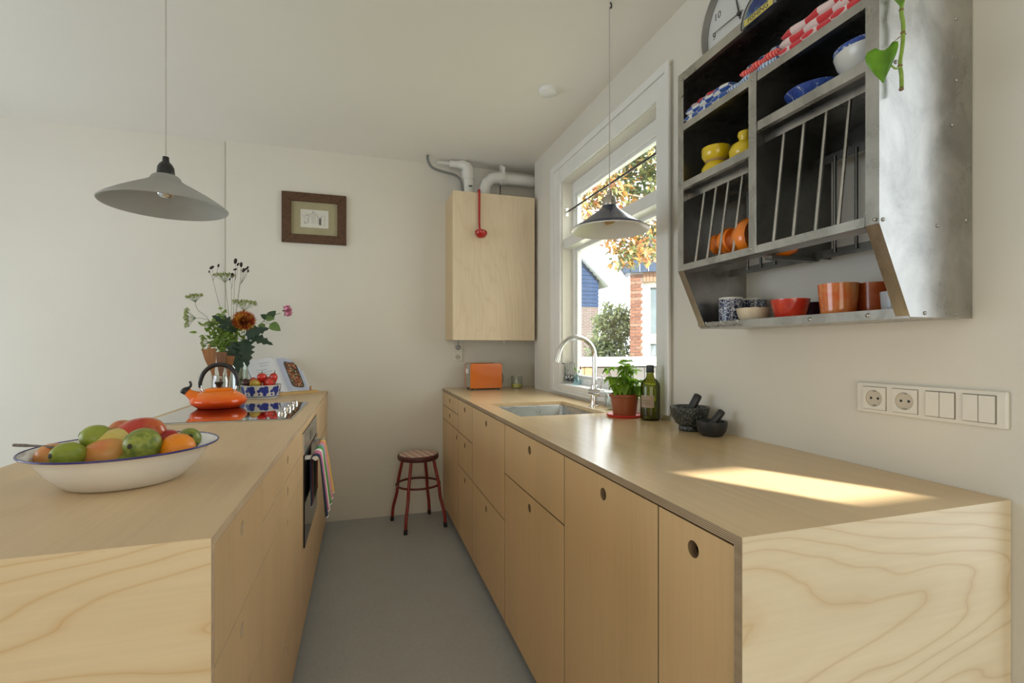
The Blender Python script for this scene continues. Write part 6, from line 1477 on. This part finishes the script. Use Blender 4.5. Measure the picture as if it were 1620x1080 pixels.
MB().prism([(0.0 - 0.05, ztop_l + 0.06), (fe - fa + 0.35, ztop_r - 0.16), (fe - fa + 0.35, ztop_r - 0.02), (-0.05, ztop_l + 0.22)], 0.25, -6.0, Matrix(((1, 0, 0, 0), (0, 0, -1, 0), (0, 1, 0, 0), (0, 0, 0, 1)))).build('roof', plain('far_roof', (0.45, 0.46, 0.47), 0.6), fh_)
# --- low garden store with a pale flat roof, boarded fence beside it
zst = 1.075
sa = atY(912, 580, 4.55).x
gs = thing('garden_store', 'low garden store with a pale flat roof and grey boards outside the window', 'shed', (sa, 4.55, -0.04))
zz = zst + 0.04
MB().box(-0.5, 3.2, 0.0, 2.6, zz - 0.045, zz).build('roof', plain('pale_roofing', (0.72, 0.70, 0.67), 0.8), gs)
gb = plain('grey_board', (0.055, 0.052, 0.052), 0.8, var=0.2, vscale=4); ob_ = plain('larch_board', (0.21, 0.12, 0.048), 0.7, var=0.15, vscale=4)
split = atY(938, 600, 4.60).x - sa
x = -0.45; pb = {}
while x < 3.1:
    key = 'o' if x < split else 'g'
    if key not in pb: pb[key] = MB().box(0, 0.135, 0.05, 0.075, 0, zz - 0.046).build('board', ob_ if key == 'o' else gb, gs); o_ = pb[key]
    else: o_ = link_copy(pb[key], gs)
    o_.location = (x, 0, 0); x += 0.142
MB().box(-0.46, 3.15, 0.09, 2.5, 0, zz - 0.05).build('core', plain('store_inside', (0.08, 0.07, 0.06), 0.9), gs)
# --- foliage helper: one tree or shrub with trunk and leaves
def foliage(mb, rnd, centre, rad, n, size, mats_n, squash=1.0):
    lv_, lf_ = leaf_geo(1.0, 0.5, 0.3, 0.2, 2)
    for k in range(n):
        while True:
            d_ = Vector((rnd.uniform(-1, 1), rnd.uniform(-1, 1), rnd.uniform(-1, 1)))
            if d_.length < 1: break
        c_ = Vector(centre) + Vector((d_.x * rad[0], d_.y * rad[1], d_.z * rad[2])); s_ = size * rnd.uniform(0.6, 1.3)
        M_ = Matrix.Translation(c_) @ look((rnd.uniform(-1, 1), rnd.uniform(-1, 1), rnd.uniform(-1, 0.6)), (rnd.uniform(-0.6, 0.6), rnd.uniform(-0.6, 0.6), 1)) @ Matrix.Scale(s_, 4)
        mb.add(lv_, lf_, M_, rnd.choice(mats_n))
rt = random.Random(21)
lm = [leafmat('leaf_amber', (0.38, 0.19, 0.05), 0.45, var=0.1, scale=3), leafmat('leaf_olive', (0.12, 0.135, 0.04), 0.40, var=0.1, scale=3), leafmat('leaf_straw', (0.42, 0.32, 0.13), 0.45, var=0.1, scale=3), leafmat('leaf_deep_green', (0.075, 0.11, 0.05), 0.35, var=0.1, scale=3), leafmat('leaf_copper', (0.32, 0.12, 0.045), 0.45, var=0.1, scale=3)]
TY = 5.6
tr0 = atY(1228, 400, TY)
tree = thing('autumn_tree', 'autumn tree with amber and olive leaves filling the top of the window', 'tree', (tr0.x, TY, -0.04))
ob0 = Vector((tr0.x, TY, -0.04))
bark = plain('tree_bark', (0.13, 0.10, 0.075), 0.9, var=0.25, vscale=12, bmp=0.4)
tm = MB().tube(smooth_path([(0, 0, 0), (0.03, 0, 1.2), (-0.02, 0.05, 2.3), (-0.1, 0, 3.6)], 5), [0.13 - 0.004 * k for k in range(16)], 12)
tm.build('trunk', bark, tree, 60)
cl_ = []
for (u, v, dy, sz, n, mi) in ((1000, 280, 0.2, 0.42, 620, (1, 3, 0, 1, 3)), (1030, 240, 0.0, 0.45, 620, (1, 3, 2, 3)), (960, 300, 0.0, 0.30, 300, (0, 2, 4, 1)), (930, 325, 0.1, 0.26, 220, (0, 2, 2, 4, 1)), (985, 345, -0.1, 0.30, 260, (0, 2, 1, 4)), (1015, 345, 0.0, 0.32, 330, (0, 1, 2, 3)), (1010, 395, 0.0, 0.27, 240, (0, 1, 3, 4, 2)), (988, 405, 0.0, 0.20, 130, (1, 3, 0)), (1070, 300, 0.3, 0.6, 420, (1, 3, 0)), (1000, 215, 0.2, 0.5, 420, (0, 2, 1)), (970, 380, 0.1, 0.18, 60, (0, 2, 4)), (1090, 180, 0.3, 0.7, 380, (0, 1, 3)), (1035, 385, 0.2, 0.30, 200, (0, 1, 3)), (950, 250, 0.3, 0.35, 130, (0, 2, 4)), (915, 345, 0.0, 0.2, 70, (0, 2))):
    cl_.append((atY(u, v, TY + dy) - ob0, sz, n, mi))
fo = MB(); brm = MB()
for c_, sz, n, mi in cl_:
    foliage(fo, rt, c_, (sz, sz * 0.9, sz * 0.8), n, 0.105, mi)
    st_ = Vector((-0.02, 0.03, min(3.2, max(1.8, c_.z - 0.4)))); brm.tube(smooth_path([st_, (st_ + c_) / 2 + Vector((0, 0, 0.06)), c_], 4), [0.040 - 0.0040 * k for k in range(9)], 6)
brm.build('branches', bark, tree, 60)
o_ = fo.build('foliage', lm, tree, 80); o_['kind'] = 'stuff'
# --- pale shrub between the houses
SY_ = 9.6; s0 = atY(972, 560, SY_)
shb = thing('garden_shrub', 'pale green willow-like shrub growing between the two houses', 'shrub', (s0.x, SY_, -0.04)); sb0 = Vector((s0.x, SY_, -0.04))
sm_ = [leafmat('shrub_pale', (0.32, 0.36, 0.18), 0.4, var=0.1, scale=2), leafmat('shrub_green', (0.17, 0.22, 0.09), 0.4, var=0.1, scale=2), leafmat('shrub_grey', (0.21, 0.24, 0.20), 0.4, var=0.1, scale=2)]
fo = MB(); bm2 = MB()
for (u, v, ru, n) in ((972, 560, 0.46, 1100), (958, 530, 0.34, 650), (984, 520, 0.34, 650), (970, 502, 0.32, 520), (986, 494, 0.24, 260), (953, 508, 0.22, 220), (962, 484, 0.14, 80), (975, 590, 0.52, 800), (950, 560, 0.34, 500)):
    c_ = atY(u, v, SY_) - sb0; foliage(fo, rt, c_, (ru, ru, ru * 0.9), n, 0.115, (0, 1, 2, 0)); bm2.tube([Vector((0, 0, 0)), (c_ * 0.5) + Vector((0.03, 0, 0)), c_], [0.02, 0.014, 0.006], 6)
bm2.build('stems', bark, shb, 60); o_ = fo.build('foliage', sm_, shb, 80); o_['kind'] = 'stuff'
